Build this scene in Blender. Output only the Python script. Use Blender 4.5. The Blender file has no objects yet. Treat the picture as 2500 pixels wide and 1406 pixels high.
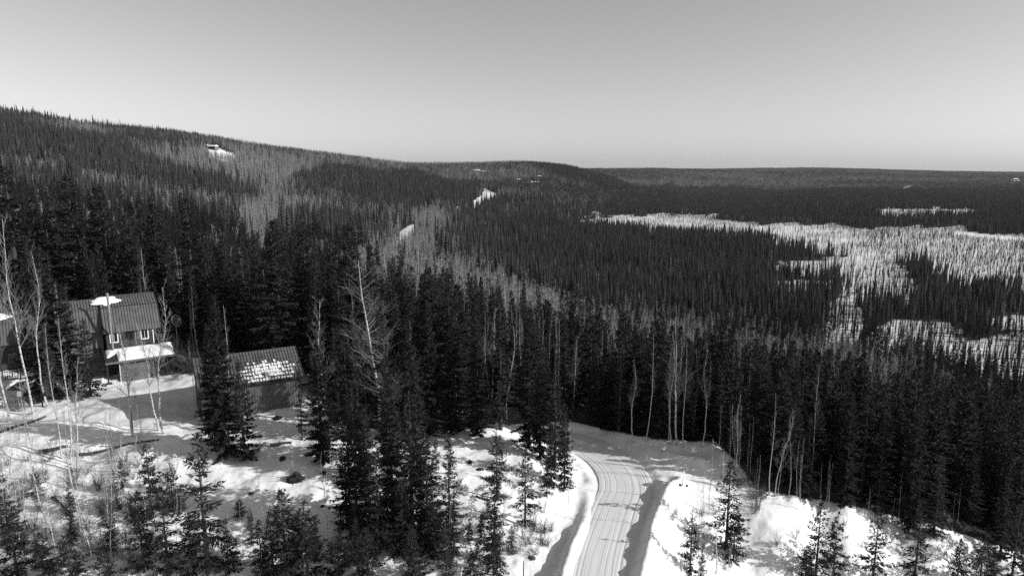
import bpy, bmesh, math, random
import numpy as np
from mathutils import Vector, Matrix

SC = bpy.context.scene
C = SC.collection
R = math.radians

# ------------------------------------------------------------------ camera, sky, sun, exposure
CAMZ, PITCH, FPX = 34.3, R(9.8), 1667.0
cam_d = bpy.data.cameras.new('camera')
cam = bpy.data.objects.new('camera', cam_d); C.objects.link(cam)
cam.location = (0, 0, CAMZ)
cam.rotation_euler = (R(90) - PITCH, 0, 0)
cam_d.sensor_width = 36.0
cam_d.lens = 36.0 * FPX / 2500.0
cam_d.clip_start = 1.0
cam_d.clip_end = 60000
SC.camera = cam

SUN_EL, SUN_AZ = R(24.5), R(101)          # azimuth clockwise from +Y: the sun stands to the right, slightly behind
world = bpy.data.worlds.new('World'); SC.world = world
world.use_nodes = True
nt = world.node_tree; nt.nodes.clear()
sky = nt.nodes.new('ShaderNodeTexSky'); sky.sky_type = 'NISHITA'; sky.sun_disc = False
sky.sun_elevation = SUN_EL; sky.sun_rotation = SUN_AZ
sky.air_density = 1.0; sky.dust_density = 0.75; sky.ozone_density = 1.0
# black-and-white film: the sky keeps only its brightness
sep = nt.nodes.new('ShaderNodeRGBToBW')
bg = nt.nodes.new('ShaderNodeBackground'); bg.inputs['Strength'].default_value = 0.135
wo = nt.nodes.new('ShaderNodeOutputWorld')
nt.links.new(sky.outputs[0], sep.inputs[0])
nt.links.new(sep.outputs[0], bg.inputs['Color'])
nt.links.new(bg.outputs[0], wo.inputs['Surface'])

sun_d = bpy.data.lights.new('sun', 'SUN'); sun_d.energy = 5.0; sun_d.angle = R(0.5)
sun_d.color = (1, 1, 1)                 # the photograph is black and white
sun = bpy.data.objects.new('sun', sun_d); C.objects.link(sun)
to_sun = Vector((math.sin(SUN_AZ) * math.cos(SUN_EL), math.cos(SUN_AZ) * math.cos(SUN_EL), math.sin(SUN_EL)))
sun.rotation_euler = to_sun.to_track_quat('Z', 'Y').to_euler()
sun.location = (60, -20, 80)

vs = SC.view_settings
vs.view_transform = 'Standard'; vs.look = 'None'; vs.gamma = 1.0; vs.exposure = 0.0
vs.use_curve_mapping = False
cy = SC.cycles
cy.max_bounces = 4; cy.diffuse_bounces = 2; cy.glossy_bounces = 2; cy.transmission_bounces = 2
cy.transparent_max_bounces = 4; cy.volume_bounces = 0
cy.use_denoising = False
cy.sample_clamp_indirect = 0.8; cy.sample_clamp_direct = 1.6

# ------------------------------------------------------------------ helpers
rng = np.random.default_rng(11)
random.seed(5)
c_, s_ = math.cos(PITCH), math.sin(PITCH)

def vnoise(x, y, seed=0):
    x = np.asarray(x, float); y = np.asarray(y, float)
    xi = np.floor(x).astype(np.int64); yi = np.floor(y).astype(np.int64)
    fx = x - xi; fy = y - yi
    fx = fx * fx * (3 - 2 * fx); fy = fy * fy * (3 - 2 * fy)
    def h(a, b):
        n = (a * 374761393 + b * 668265263 + seed * 1442695041) & 0x7fffffff
        n = ((n ^ (n >> 13)) * 1274126177) & 0x7fffffff
        n = (n ^ (n >> 16)) & 0xffff
        return n / 65535.0
    return (h(xi, yi) * (1 - fx) + h(xi + 1, yi) * fx) * (1 - fy) + (h(xi, yi + 1) * (1 - fx) + h(xi + 1, yi + 1) * fx) * fy

def fbm(x, y, seed=0, octv=4):
    t, a, n = 0, 0.5, 0
    for i in range(octv):
        t = t + a * vnoise(x * 2 ** i, y * 2 ** i, seed + i * 17); n += a; a *= 0.5
    return t / n - 0.5

def sstep(a, b, x):
    t = np.clip((x - a) / (b - a), 0, 1)
    return t * t * (3 - 2 * t)

def P(u, v, z=None, Z=None):
    """a point seen at (u, v) of the photograph, at height z or at camera depth Z"""
    dx = (u - 1250) / FPX; dy = (v - 703) / FPX
    if Z is None: Z = (CAMZ - z) / (s_ + dy * c_)
    return (dx * Z, Z * (c_ - dy * s_), CAMZ - Z * (s_ + dy * c_))

def proj(x, y, z):
    d = y * c_ + (CAMZ - z) * s_
    k = np.maximum(d, 1e-3)
    u = 1250 + FPX * x / k
    v = 703 + FPX * (-y * s_ + (CAMZ - z) * c_) / k
    return u, v, d

def in_poly(u, v, poly):
    inside = np.zeros(np.shape(u), bool)
    n = len(poly); j = n - 1
    for i in range(n):
        xi, yi = poly[i]; xj, yj = poly[j]
        if yi != yj:
            cnd = ((yi > v) != (yj > v)) & (u < (xj - xi) * (v - yi) / (yj - yi) + xi)
            inside ^= cnd
        j = i
    return inside

def seg_dist(x, y, pts):
    """distance to a polyline, signed side (+ right of travel), and arc position"""
    best = np.full(np.shape(x), 1e9); side = np.zeros(np.shape(x)); arc = np.zeros(np.shape(x)); acc = 0.0
    zz = np.zeros(np.shape(x))
    for i in range(len(pts) - 1):
        ax, ay = pts[i][0], pts[i][1]; bx, by = pts[i + 1][0], pts[i + 1][1]
        dx, dy = bx - ax, by - ay; L2 = dx * dx + dy * dy; L = math.sqrt(L2)
        t = np.clip(((x - ax) * dx + (y - ay) * dy) / L2, 0, 1)
        px = ax + t * dx; py = ay + t * dy
        d = np.hypot(x - px, y - py)
        m = d < best
        best = np.where(m, d, best)
        side = np.where(m, np.sign((x - ax) * dy - (y - ay) * dx), side)
        arc = np.where(m, acc + t * L, arc)
        if len(pts[i]) > 2:
            zz = np.where(m, pts[i][2] + t * (pts[i + 1][2] - pts[i][2]), zz)
        acc += L
    return best, side, arc, zz

def smooth_line(pts, n=60):
    p = np.array(pts, float)
    t = np.arange(len(p)); tt = np.linspace(0, len(p) - 1, n)
    out = []
    for k in tt:
        i = int(min(max(math.floor(k), 0), len(p) - 2)); f = k - i
        p0 = p[max(i - 1, 0)]; p1 = p[i]; p2 = p[i + 1]; p3 = p[min(i + 2, len(p) - 1)]
        out.append(tuple(0.5 * ((2 * p1) + (-p0 + p2) * f + (2 * p0 - 5 * p1 + 4 * p2 - p3) * f * f + (-p0 + 3 * p1 - 3 * p2 + p3) * f ** 3)))
    return out

def tag(o, label=None, cat=None, group=None, kind=None):
    if label: o['label'] = label
    if cat: o['category'] = cat
    if group: o['group'] = group
    if kind: o['kind'] = kind
    return o

def obj(name, me, parent=None, loc=(0, 0, 0)):
    o = bpy.data.objects.new(name, me); C.objects.link(o)
    o.location = loc
    if parent: o.parent = parent
    return o

def empty(name, loc, rz=0):
    o = bpy.data.objects.new(name, None); C.objects.link(o)
    o.location = loc; o.rotation_euler = (0, 0, rz); o.empty_display_size = 0.3
    return o

class MB:
    """collects shapes and links them as one mesh"""
    def __init__(s): s.v = []; s.f = []
    def add(s, vs_, fs_):
        k = len(s.v); s.v += [tuple(p) for p in vs_]; s.f += [tuple(i + k for i in f) for f in fs_]
    def box(s, x0, x1, y0, y1, z0, z1):
        s.add([(x0, y0, z0), (x1, y0, z0), (x1, y1, z0), (x0, y1, z0), (x0, y0, z1), (x1, y0, z1), (x1, y1, z1), (x0, y1, z1)],
              [(0, 3, 2, 1), (4, 5, 6, 7), (0, 1, 5, 4), (1, 2, 6, 5), (2, 3, 7, 6), (3, 0, 4, 7)])
    def bar(s, a, b, w, h=None, up=(0, 0, 1)):
        h = h or w
        a = Vector(a); b = Vector(b); d = (b - a).normalized(); u = Vector(up)
        if abs(d.dot(u)) > 0.98: u = Vector((1, 0, 0))
        r = d.cross(u).normalized(); u = r.cross(d).normalized()
        q = []
        for p in (a, b):
            for (i, j) in ((-1, -1), (1, -1), (1, 1), (-1, 1)): q.append(p + r * (i * w / 2) + u * (j * h / 2))
        s.add(q, [(3, 2, 1, 0), (4, 5, 6, 7), (0, 1, 5, 4), (1, 2, 6, 5), (2, 3, 7, 6), (3, 0, 4, 7)])
    def tube(s, pts, rad, sides=6, cap=True):
        k = len(s.v); n = len(pts)
        pts = [Vector(p) for p in pts]
        ref = Vector((1, 0, 0))
        for i, p in enumerate(pts):
            d = (pts[min(i + 1, n - 1)] - pts[max(i - 1, 0)]).normalized()
            r = ref - d * ref.dot(d)
            if r.length < 0.05: r = Vector((0, 1, 0)) - d * d.y
            r.normalize(); q = d.cross(r)
            for j in range(sides):
                a = 2 * math.pi * j / sides
                s.v.append(tuple(p + (r * math.cos(a) + q * math.sin(a)) * rad[i]))
        for i in range(n - 1):
            for j in range(sides):
                j2 = (j + 1) % sides
                s.f.append((k + i * sides + j, k + i * sides + j2, k + (i + 1) * sides + j2, k + (i + 1) * sides + j))
        if cap:
            s.f.append(tuple(k + j for j in reversed(range(sides))))
            s.f.append(tuple(k + (n - 1) * sides + j for j in range(sides)))
    def mesh(s, name, m, smooth=False):
        me = bpy.data.meshes.new(name); me.from_pydata(s.v, [], s.f); me.update()
        if m: me.materials.append(m)
        if smooth: me.polygons.foreach_set('use_smooth', [True] * len(me.polygons))
        return me
    def build(s, name, m, parent=None, loc=(0, 0, 0), smooth=False):
        return obj(name, s.mesh(name, m, smooth), parent, loc)

# ------------------------------------------------------------------ materials (all grey: the photograph is black and white)
def mat(name, val, rough=0.8, spec=0.2, noise=0.0, nscale=4.0, bump=0.0, bscale=20.0, metal=0.0, stretch=None, lo=None):
    m = bpy.data.materials.new(name); m.use_nodes = True
    n = m.node_tree.nodes; l = m.node_tree.links
    b = n['Principled BSDF']
    b.inputs['Base Color'].default_value = (val, val, val, 1)
    b.inputs['Roughness'].default_value = rough
    b.inputs['Specular IOR Level'].default_value = spec
    b.inputs['Metallic'].default_value = metal
    co = None
    if noise or bump:
        tc = n.new('ShaderNodeTexCoord'); co = tc.outputs['Object']
        if stretch:
            mp = n.new('ShaderNodeMapping'); mp.inputs['Scale'].default_value = stretch
            l.new(co, mp.inputs['Vector']); co = mp.outputs['Vector']
    if noise:
        t = n.new('ShaderNodeTexNoise'); t.inputs['Scale'].default_value = nscale; t.inputs['Detail'].default_value = 5
        l.new(co, t.inputs['Vector'])
        r = n.new('ShaderNodeMapRange')
        r.inputs['From Min'].default_value = 0.3; r.inputs['From Max'].default_value = 0.7
        a = val * (1 - noise); z = val * (1 + noise)
        r.inputs['To Min'].default_value = a; r.inputs['To Max'].default_value = z
        l.new(t.outputs['Fac'], r.inputs['Value']); l.new(r.outputs['Result'], b.inputs['Base Color'])
    if bump:
        t2 = n.new('ShaderNodeTexNoise'); t2.inputs['Scale'].default_value = bscale; t2.inputs['Detail'].default_value = 4
        l.new(co, t2.inputs['Vector'])
        bp = n.new('ShaderNodeBump'); bp.inputs['Strength'].default_value = bump; bp.inputs['Distance'].default_value = 0.05
        l.new(t2.outputs['Fac'], bp.inputs['Height']); l.new(bp.outputs['Normal'], b.inputs['Normal'])
    return m

M = {}
M['roof_snow'] = mat('roof_snow', 0.86, 0.7, 0.1, 0.04, 3, 0.4, 6)
M['metal_roof'] = mat('metal_roof', 0.11, 0.45, 0.3, 0.25, 1.2)
M['metal_seam'] = mat('metal_seam', 0.028, 0.5, 0.3)
M['siding'] = mat('siding', 0.13, 0.8, 0.2, 0.25, 2.0, stretch=(6, 6, 0.4))
M['dark_siding'] = mat('dark_siding', 0.045, 0.8, 0.2, 0.3, 2.0)
M['trim_dark'] = mat('trim_dark', 0.03, 0.6, 0.2, 0.2, 4)
M['white_trim'] = mat('white_trim', 0.8, 0.5, 0.3, 0.05, 6)
M['glass'] = mat('window_glass', 0.015, 0.08, 0.6)
M['pipe'] = mat('stove_pipe_metal', 0.32, 0.35, 0.5, 0.35, 3, metal=0.3)
M['wood'] = mat('weathered_wood', 0.11, 0.85, 0.1, 0.4, 5, stretch=(1, 1, 5))
M['dark_wood'] = mat('dark_wood', 0.04, 0.85, 0.1, 0.4, 5)
M['canvas'] = mat('pale_canvas', 0.62, 0.8, 0.1, 0.1, 4)
M['dish'] = mat('dish_metal', 0.05, 0.4, 0.4, 0.2, 4)
M['log'] = mat('log_bark', 0.07, 0.9, 0.1, 0.6, 7, 0.6, 20)
M['earth'] = mat('bare_earth', 0.035, 0.95, 0.05, 0.5, 4, 0.8, 12)
M['sign'] = mat('sign_aluminium', 0.55, 0.4, 0.4, 0.05, 5)
M['post'] = mat('galvanised_post', 0.22, 0.5, 0.4, 0.2, 8)
M['tarp'] = mat('grey_tarp', 0.12, 0.7, 0.2, 0.35, 2, 0.5, 5)

def foliage_mat(name, lo, hi, nscale):
    m = bpy.data.materials.new(name); m.use_nodes = True
    n = m.node_tree.nodes; l = m.node_tree.links; b = n['Principled BSDF']
    b.inputs['Roughness'].default_value = 0.75; b.inputs['Specular IOR Level'].default_value = 0.15
    oi = n.new('ShaderNodeObjectInfo'); tc = n.new('ShaderNodeTexCoord')
    t = n.new('ShaderNodeTexNoise'); t.inputs['Scale'].default_value = nscale; t.inputs['Detail'].default_value = 3
    l.new(tc.outputs['Object'], t.inputs['Vector'])
    ad = n.new('ShaderNodeMath'); ad.operation = 'MULTIPLY_ADD'; ad.inputs[1].default_value = 0.45
    l.new(oi.outputs['Random'], ad.inputs[0]); l.new(t.outputs['Fac'], ad.inputs[2])
    r = n.new('ShaderNodeMapRange'); r.inputs['From Min'].default_value = 0.3; r.inputs['From Max'].default_value = 1.1
    r.inputs['To Min'].default_value = lo; r.inputs['To Max'].default_value = hi
    l.new(ad.outputs[0], r.inputs['Value']); l.new(r.outputs['Result'], b.inputs['Base Color'])
    return m
M['needles'] = foliage_mat('spruce_needles', 0.013, 0.038, 2.0)
M['needles_far'] = foliage_mat('spruce_needles_far', 0.016, 0.042, 0.6)
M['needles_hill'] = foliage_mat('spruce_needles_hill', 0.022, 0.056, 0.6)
M['bark'] = mat('spruce_bark', 0.055, 0.9, 0.1, 0.4, 6, stretch=(4, 4, 1))

def birch_bark():
    m = bpy.data.materials.new('birch_bark'); m.use_nodes = True
    n = m.node_tree.nodes; l = m.node_tree.links; b = n['Principled BSDF']
    b.inputs['Roughness'].default_value = 0.7; b.inputs['Specular IOR Level'].default_value = 0.2
    tc = n.new('ShaderNodeTexCoord'); mp = n.new('ShaderNodeMapping'); mp.inputs['Scale'].default_value = (3, 3, 9)
    t = n.new('ShaderNodeTexNoise'); t.inputs['Scale'].default_value = 1.0; t.inputs['Detail'].default_value = 6
    l.new(tc.outputs['Object'], mp.inputs['Vector']); l.new(mp.outputs['Vector'], t.inputs['Vector'])
    cr = n.new('ShaderNodeValToRGB'); e = cr.color_ramp.elements
    e[0].position = 0.36; e[0].color = (0.06, 0.06, 0.06, 1)
    e[1].position = 0.48; e[1].color = (0.5, 0.5, 0.5, 1)
    l.new(t.outputs['Fac'], cr.inputs['Fac']); l.new(cr.outputs['Color'], b.inputs['Base Color'])
    return m
M['birch_bark'] = birch_bark()
M['twigs'] = foliage_mat('bare_twigs', 0.10, 0.24, 0.5)
M['twigs_far'] = foliage_mat('bare_twigs_far', 0.14, 0.26, 0.3)
M['bark_far'] = mat('pale_stems_far', 0.34, 0.8, 0.1, 0.5, 1.5)
M['brush'] = foliage_mat('bare_brush', 0.05, 0.14, 1.0)

# ------------------------------------------------------------------ the lie of the land: heights at points read off the photograph
CP = []
def cpv(u, v, z): CP.append(P(u, v, z=z))
def cpZ(u, Z, z):                                   # height z at depth Z in column u
    a = (u - 1250) / FPX
    y = (Z - (CAMZ - z) * s_) / c_
    CP.append((a * Z, y, z))
for q in [(1470, 1400, 0), (1500, 1300, 0), (1530, 1200, 0), (1520, 1165, 0), (1455, 1100, 0), (1400, 1075, .2), (1410, 1045, .2), (1600, 1120, 0),
          (1700, 1100, .4), (1490, 1063, .1), (1600, 1085, .3), (1668, 1178, 0.2), (1592, 1300, .3), (1566, 1400, .3), (1640, 1210, .3),
          (1760, 1115, .5), (1800, 1150, 0), (1840, 1205, -1), (1950, 1220, -1.5), (2070, 1240, -2.5), (2280, 1290, -5), (2440, 1340, -7.5), (2650, 1400, -11),
          (1750, 1250, -1.5), (1700, 1300, -2.2), (1800, 1300, -3.5), (1700, 1400, -3.2), (1850, 1400, -5), (2000, 1320, -4.6), (2000, 1400, -6),
          (2200, 1340, -6.3), (2200, 1400, -7.5), (2400, 1400, -8.6), (1740, 1180, -.3),
          (1480, 1700, 0), (1300, 1700, -1), (300, 1700, -4), (0, 1700, -4), (1800, 1700, -6.5), (2300, 1700, -11), (2700, 1700, -14), (-400, 1500, -2),
          (45, 990, 5), (330, 940, 5.5), (600, 1000, 4.9), (690, 1000, 4.8), (330, 877, 6.5), (100, 1080, 4.4), (0, 1060, 4.6), (300, 1085, 4.3), (-400, 1000, 6), (430, 960, 5.2),
          (100, 1200, 2.6), (300, 1200, 2.6), (100, 1300, 1), (300, 1300, 1), (100, 1400, -.4), (400, 1400, -.5), (640, 1050, 4.1), (640, 1200, 2.3), (700, 1300, .9), (700, 1400, -.8),
          (850, 1100, 3.5), (1100, 1072, 3.3), (1000, 1095, 3.3), (1200, 1090, 3), (1240, 1130, 2.5), (1250, 1250, 1.3), (1330, 1160, 1.9), (1370, 1200, .7), (1370, 1300, -.2),
          (1300, 1310, .3), (1250, 1380, -.2), (1330, 1400, -.4), (1150, 1250, 1.7), (1000, 1250, 1.7), (1000, 1400, -.5), (1150, 1400, -.5)]:
    cpv(*q)
for q in [(1600, 95, -1.5), (1600, 110, -5.5), (1600, 130, -11), (1600, 200, -24), (1600, 300, -32), (1400, 100, 0), (1400, 120, -4), (1400, 200, -17), (1400, 300, -27), (1400, 420, -32),
          (2000, 85, -3.5), (2000, 110, -10), (2000, 150, -20), (2000, 220, -31), (2400, 85, -9), (2400, 110, -16), (2400, 150, -26), (2400, 200, -32), (2800, 100, -18), (2800, 200, -33),
          (1200, 90, 3), (1200, 105, 1), (1200, 130, -3), (1200, 200, -10), (1200, 300, -17), (1200, 500, -22), (1200, 700, -20), (1200, 1100, 0), (1200, 1500, 18),
          (900, 90, 4), (900, 110, 3), (900, 130, 1.5), (900, 200, -3), (900, 300, -7), (900, 500, -9), (900, 800, -1), (900, 1150, 22), (900, 1500, 49), (900, 2200, 52), (900, 3200, 50),
          (500, 110, 6), (500, 150, 5), (500, 200, 3), (500, 300, 3), (500, 500, 11), (500, 800, 44), (500, 1000, 62), (500, 1150, 80), (500, 1500, 92), (500, 2200, 88), (500, 4000, 75),
          (0, 100, 8), (0, 150, 9), (0, 200, 12), (0, 300, 19), (0, 500, 40), (0, 700, 72), (0, 900, 101), (0, 1200, 117), (0, 1800, 120), (0, 4000, 110), (-400, 200, 20), (-400, 500, 60), (-400, 900, 130), (-400, 1800, 150), (-400, 4000, 120),
          (1000, 500, -7), (1000, 800, -3), (1000, 1300, 22), (1000, 1800, 43), (1000, 2500, 42), (1150, 1900, 42), (1300, 1900, 45), (1400, 1900, 31), (1300, 2500, 38), (1150, 2600, 38), (1430, 2600, 10),
          (1300, 1100, -8), (1400, 1100, -23), (1300, 1500, 12), (1400, 1500, -6), (1500, 1700, -8), (1540, 1700, -15), (1600, 1600, -30), (1500, 1200, -31), (1450, 900, -32), (1300, 700, -29), (1200, 850, -14),
          (1600, 600, -32), (2000, 400, -32), (2000, 700, -32), (2400, 400, -32.5), (2400, 700, -32), (2000, 1100, -32), (2500, 1100, -32), (2000, 2000, -32), (2500, 2000, -32), (1600, 2200, -30), (2800, 600, -33), (2800, 1500, -33),
          (1700, 3200, -28), (2100, 3200, -30), (2500, 3200, -30), (1500, 3600, -8), (1500, 5000, 34), (1600, 4600, 34), (1700, 4200, 8), (1700, 5000, 28), (1850, 4300, 20), (2000, 4200, 6), (2000, 5000, 38), (2200, 4500, 8), (2200, 5200, 22), (2500, 4200, -14), (2500, 5200, 4), (2800, 5000, 0),
          (1500, 8000, 0), (2000, 8000, -10), (2500, 9000, -34), (2500, 15000, -34), (1500, 15000, -34), (900, 7000, 40), (500, 8000, 60), (0, 9000, 80), (0, 15000, 20), (900, 15000, 0)]:
    cpZ(*q)
CP = np.array(CP)
def wcoord(x, y):
    y = np.maximum(y, 12.0)
    return np.clip(x / y, -1.7, 1.7), 0.6 * np.log(y)
ca, cl = wcoord(CP[:, 0], CP[:, 1])
def tps(r2): return 0.5 * r2 * np.log(r2 + 1e-12)
K = tps((ca[:, None] - ca) ** 2 + (cl[:, None] - cl) ** 2)
nC = len(CP)
A = np.zeros((nC + 3, nC + 3)); A[:nC, :nC] = K + np.eye(nC) * 2e-4
A[:nC, nC] = 1; A[:nC, nC + 1] = ca; A[:nC, nC + 2] = cl; A[nC:, :nC] = A[:nC, nC:].T
zs = CP[:, 2]
WZ = np.linalg.solve(A, np.concatenate([zs, np.zeros(3)]))
def base_h(x, y):
    x = np.asarray(x, float); y = np.asarray(y, float); sh = x.shape
    a, l = wcoord(x.ravel(), y.ravel())
    out = np.empty(len(a))
    for i in range(0, len(a), 40000):
        aa, ll = a[i:i + 40000], l[i:i + 40000]
        out[i:i + 40000] = tps((aa[:, None] - ca) ** 2 + (ll[:, None] - cl) ** 2) @ WZ[:nC] + WZ[nC] + WZ[nC + 1] * aa + WZ[nC + 2] * ll
    return out.reshape(sh)

# road centre line, right and left snow berms, mounds by the junction
ROAD = smooth_line([P(1440, 1750, 0), P(1455, 1560, 0), P(1472, 1400, 0), P(1492, 1310, 0), P(1512, 1240, 0), P(1527, 1200, 0), P(1520, 1160, 0), P(1492, 1125, 0), P(1445, 1095, 0), P(1390, 1078, .2), P(1310, 1064, .3), P(1200, 1050, .6)], 90)
RHW = 2.7
BERM_R = smooth_line([P(1525, 1750, 0), P(1540, 1560, 0), P(1570, 1400, 0), P(1596, 1300, 0), P(1616, 1245, 0), P(1638, 1205, 0), P(1662, 1180, 0)], 40)
BERM_L = smooth_line([P(1340, 1560, 0), P(1372, 1400, 0), P(1398, 1330, 0), P(1420, 1280, 0), P(1432, 1235, 0), P(1441, 1190, 0), P(1430, 1152, 0), P(1404, 1122, 0), P(1370, 1105, 0)], 40)
MOUNDS = [(smooth_line([P(1395, 1036, .2), P(1490, 1058, .2), P(1560, 1078, .2), P(1640, 1080, .3), P(1720, 1088, .4), P(1770, 1112, .4)], 30), 0.9, 1.3),
          (smooth_line([P(1630, 1113, .2), P(1665, 1122, .2), P(1712, 1134, .2)], 12), 0.55, 0.8),
          (smooth_line([P(1580, 1180, .1), P(1606, 1178, .1), P(1612, 1192, .1)], 8), 0.35, 0.4),
          (smooth_line([P(20, 1098, 4.4), P(160, 1092, 4.3), P(300, 1078, 4.4), P(400, 1068, 4.6)], 20), 0.5, 1.2)]
SHADOW_OUTLINE = [P(188, 1000, 5), P(215, 965, 5.1), P(300, 948, 5.2), P(470, 915, 5.4), P(540, 960, 5), P(520, 1000, 5), P(420, 1032, 4.8), P(330, 1035, 4.8), P(250, 1036, 4.8), P(205, 1030, 4.8)]  # outline of the shadow the garage casts on the yard

def H(x, y, detail=True):
    x = np.asarray(x, float); y = np.asarray(y, float)
    z = base_h(x, y)
    near = 1 - sstep(110, 170, y)
    z = z + near * (fbm(x / 9, y / 9, 3, 3) * 1.1 + (fbm(x / 2.0, y / 2.0, 8, 4) * 0.6 if detail else 0))
    far = sstep(300, 900, y)
    z = z + far * fbm(x / 160, y / 160, 21, 3) * 10 * sstep(-30, 10, z)
    m = (y < 120) & (np.abs(x) < 60)
    if m.any():
        xm, ym = x[m], y[m]; zm = z[m]
        d, sd, arc, zr = seg_dist(xm, ym, ROAD)
        k = 1 - sstep(RHW, RHW + 1.6, d)
        zm = zm * (1 - k) + (zr - 0.10) * k
        d, sd, arc, _ = seg_dist(xm, ym, BERM_R)
        hgt = 1.05 * (0.85 + 0.6 * fbm(arc / 1.6, arc * 0 + 3, 5, 4)) * (1 - sstep(30, 45, arc) * .5)
        zm = zm + hgt * np.exp(-(d / 0.85) ** 2) * np.where(sd > 0, 1, 1)
        d, sd, arc, _ = seg_dist(xm, ym, BERM_L)
        zm = zm + (0.9 - .62 * sstep(13, 21, arc)) * (0.85 + 0.6 * fbm(arc / 1.6, arc * 0, 7, 4)) * np.exp(-(d / 0.75) ** 2)
        for ln, hh, ww in MOUNDS:
            d, sd, arc, _ = seg_dist(xm, ym, ln)
            zm = zm + hh * (0.8 + 0.9 * fbm(xm / 1.6, ym / 1.6, 31, 3)) * np.exp(-(d / ww) ** 2)
        z = z.copy(); z[m] = zm
    return z

def ground(u, v):
    """where the ray through (u, v) meets the ground"""
    Zs = np.geomspace(40, 6000, 900)
    dx = (u - 1250) / FPX; dy = (v - 703) / FPX
    x = dx * Zs; y = Zs * (c_ - dy * s_); z = CAMZ - Zs * (s_ + dy * c_)
    h = H(x, y, False)
    below = np.nonzero(z < h)[0]
    if len(below) == 0 or below[0] == 0: return None
    i = below[0]; t = (z[i - 1] - h[i - 1]) / ((z[i - 1] - h[i - 1]) + (h[i] - z[i]))
    Z = Zs[i - 1] + t * (Zs[i] - Zs[i - 1])
    X, Y = dx * Z, Z * (c_ - dy * s_)
    return X, Y, float(H(np.array([X]), np.array([Y]))[0]), Z

def at_depth(u, Z):
    a = (u - 1250) / FPX; z = 0.0
    for _ in range(6):
        y = (Z - (CAMZ - z) * s_) / c_
        z = float(H(np.array([a * Z]), np.array([y]))[0])
    return a * Z, y, z, Z

# ------------------------------------------------------------------ which ground is open snow, forest, bog (read off the photograph, held in plan)
FRONT = [(-400, 850), (0, 858), (400, 850), (480, 860), (760, 862), (800, 1035), (880, 1045), (1040, 1056), (1180, 1045), (1390, 1028), (1500, 1052), (1600, 1072), (1750, 1078), (1800, 1130), (1850, 1195), (1950, 1212), (2070, 1232), (2280, 1282), (2440, 1332), (2600, 1380), (3000, 1480)]
fu, fv = np.array(FRONT, float).T
BOG = [([(1430, 531), (1600, 533), (1720, 528), (1800, 546), (2050, 556), (2150, 560), (2080, 600), (1900, 580), (1700, 568), (1500, 546)], 0.34),
       ([(1900, 558), (2300, 560), (2400, 572), (2520, 588), (2520, 645), (2250, 630), (2050, 620), (1900, 595)], 0.8),
       ([(2070, 605), (2160, 612), (2190, 680), (2250, 720), (2200, 745), (2130, 725), (2085, 725), (2060, 660)], 0.62),
       ([(2280, 635), (2520, 640), (2520, 700), (2330, 695)], 0.6),
       ([(2170, 795), (2230, 783), (2300, 792), (2340, 812), (2300, 830), (2240, 826), (2200, 850), (2160, 885), (2145, 840)], 0.9), ([(2240, 850), (2330, 835), (2420, 830), (2520, 818), (2520, 900), (2490, 945), (2420, 930), (2380, 910), (2310, 900), (2270, 880)], 0.84), ([(2400, 782), (2520, 772), (2520, 800), (2440, 802)], 0.9),
       ([(2040, 740), (2095, 730), (2080, 860), (2035, 870)], 0.7),
       ([(1900, 652), (1960, 636), (2060, 640), (2075, 655), (2000, 668), (1930, 664)], 0.75), ([(1860, 700), (1930, 690), (2040, 687), (2055, 704), (1960, 710)], 0.78),
       ([(2150, 512), (2380, 502), (2380, 518), (2150, 524)], 0.25), ([(1690, 525), (1745, 524), (1745, 533), (1690, 533)], 0.3), ([(2430, 489), (2520, 489), (2520, 500), (2430, 500)], 0.3),
       ([(1880, 470), (1700, 468), (1640, 466), (1640, 480), (1850, 486)], 0.35)]
CLEAR = [[(2330, 566), (2390, 570), (2440, 577), (2520, 584), (2520, 590), (2430, 584), (2330, 575)],       # frozen stream
         [(1183, 460), (1214, 474), (1210, 488), (1190, 496), (1165, 508), (1150, 508), (1150, 496), (1172, 480), (1176, 478)],   # cleared cutting on the hill
         [(1105, 510), (1118, 505), (1121, 522), (1106, 530)], [(978, 566), (1000, 550), (1014, 547), (1012, 580), (985, 612), (962, 612)],
         [(506, 362), (530, 361), (545, 366), (574, 378), (575, 389), (548, 394), (508, 382)],                # garden of the house on the hill
         [(2202, 459), (2226, 452), (2230, 458), (2206, 468)], [(2465, 438), (2492, 437), (2492, 446), (2465, 446)], [(1280, 446), (1312, 446), (1312, 452), (1280, 452)], [(1160, 417), (1184, 417), (1184, 422), (1160, 422)],
         [(1266, 440), (1276, 442), (1274, 446), (1264, 444)], [(998, 470), (1005, 470), (1005, 478), (998, 478)], [(1312, 430), (1322, 433), (1320, 437), (1310, 435)]]
BIRCH = [(700, 420, 260, 42, 1.0), (540, 400, 130, 42, .9), (1180, 432, 120, 16, 1.1), (1000, 405, 220, 9, .7), (520, 505, 130, 35, .8), (640, 560, 70, 90, .9), (1000, 690, 110, 95, 1.1), (1150, 745, 110, 70, 1.1), (1050, 555, 60, 40, .9),
         (1290, 800, 110, 50, 1.0), (1640, 865, 260, 60, .95), (1960, 930, 170, 55, .9), (2130, 1010, 110, 70, .85), (250, 390, 200, 20, .7), (110, 330, 160, 18, .5), (150, 425, 220, 26, .8), (330, 455, 120, 30, .8), (1280, 425, 60, 14, .7), (1700, 452, 220, 6, .9), (2000, 440, 300, 8, .5), (760, 520, 120, 30, .7),
         (960, 530, 80, 25, .7), (1400, 500, 120, 18, .35), (1250, 480, 60, 12, .4), (420, 480, 60, 40, .5), (330, 450, 100, 25, .5)]

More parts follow.
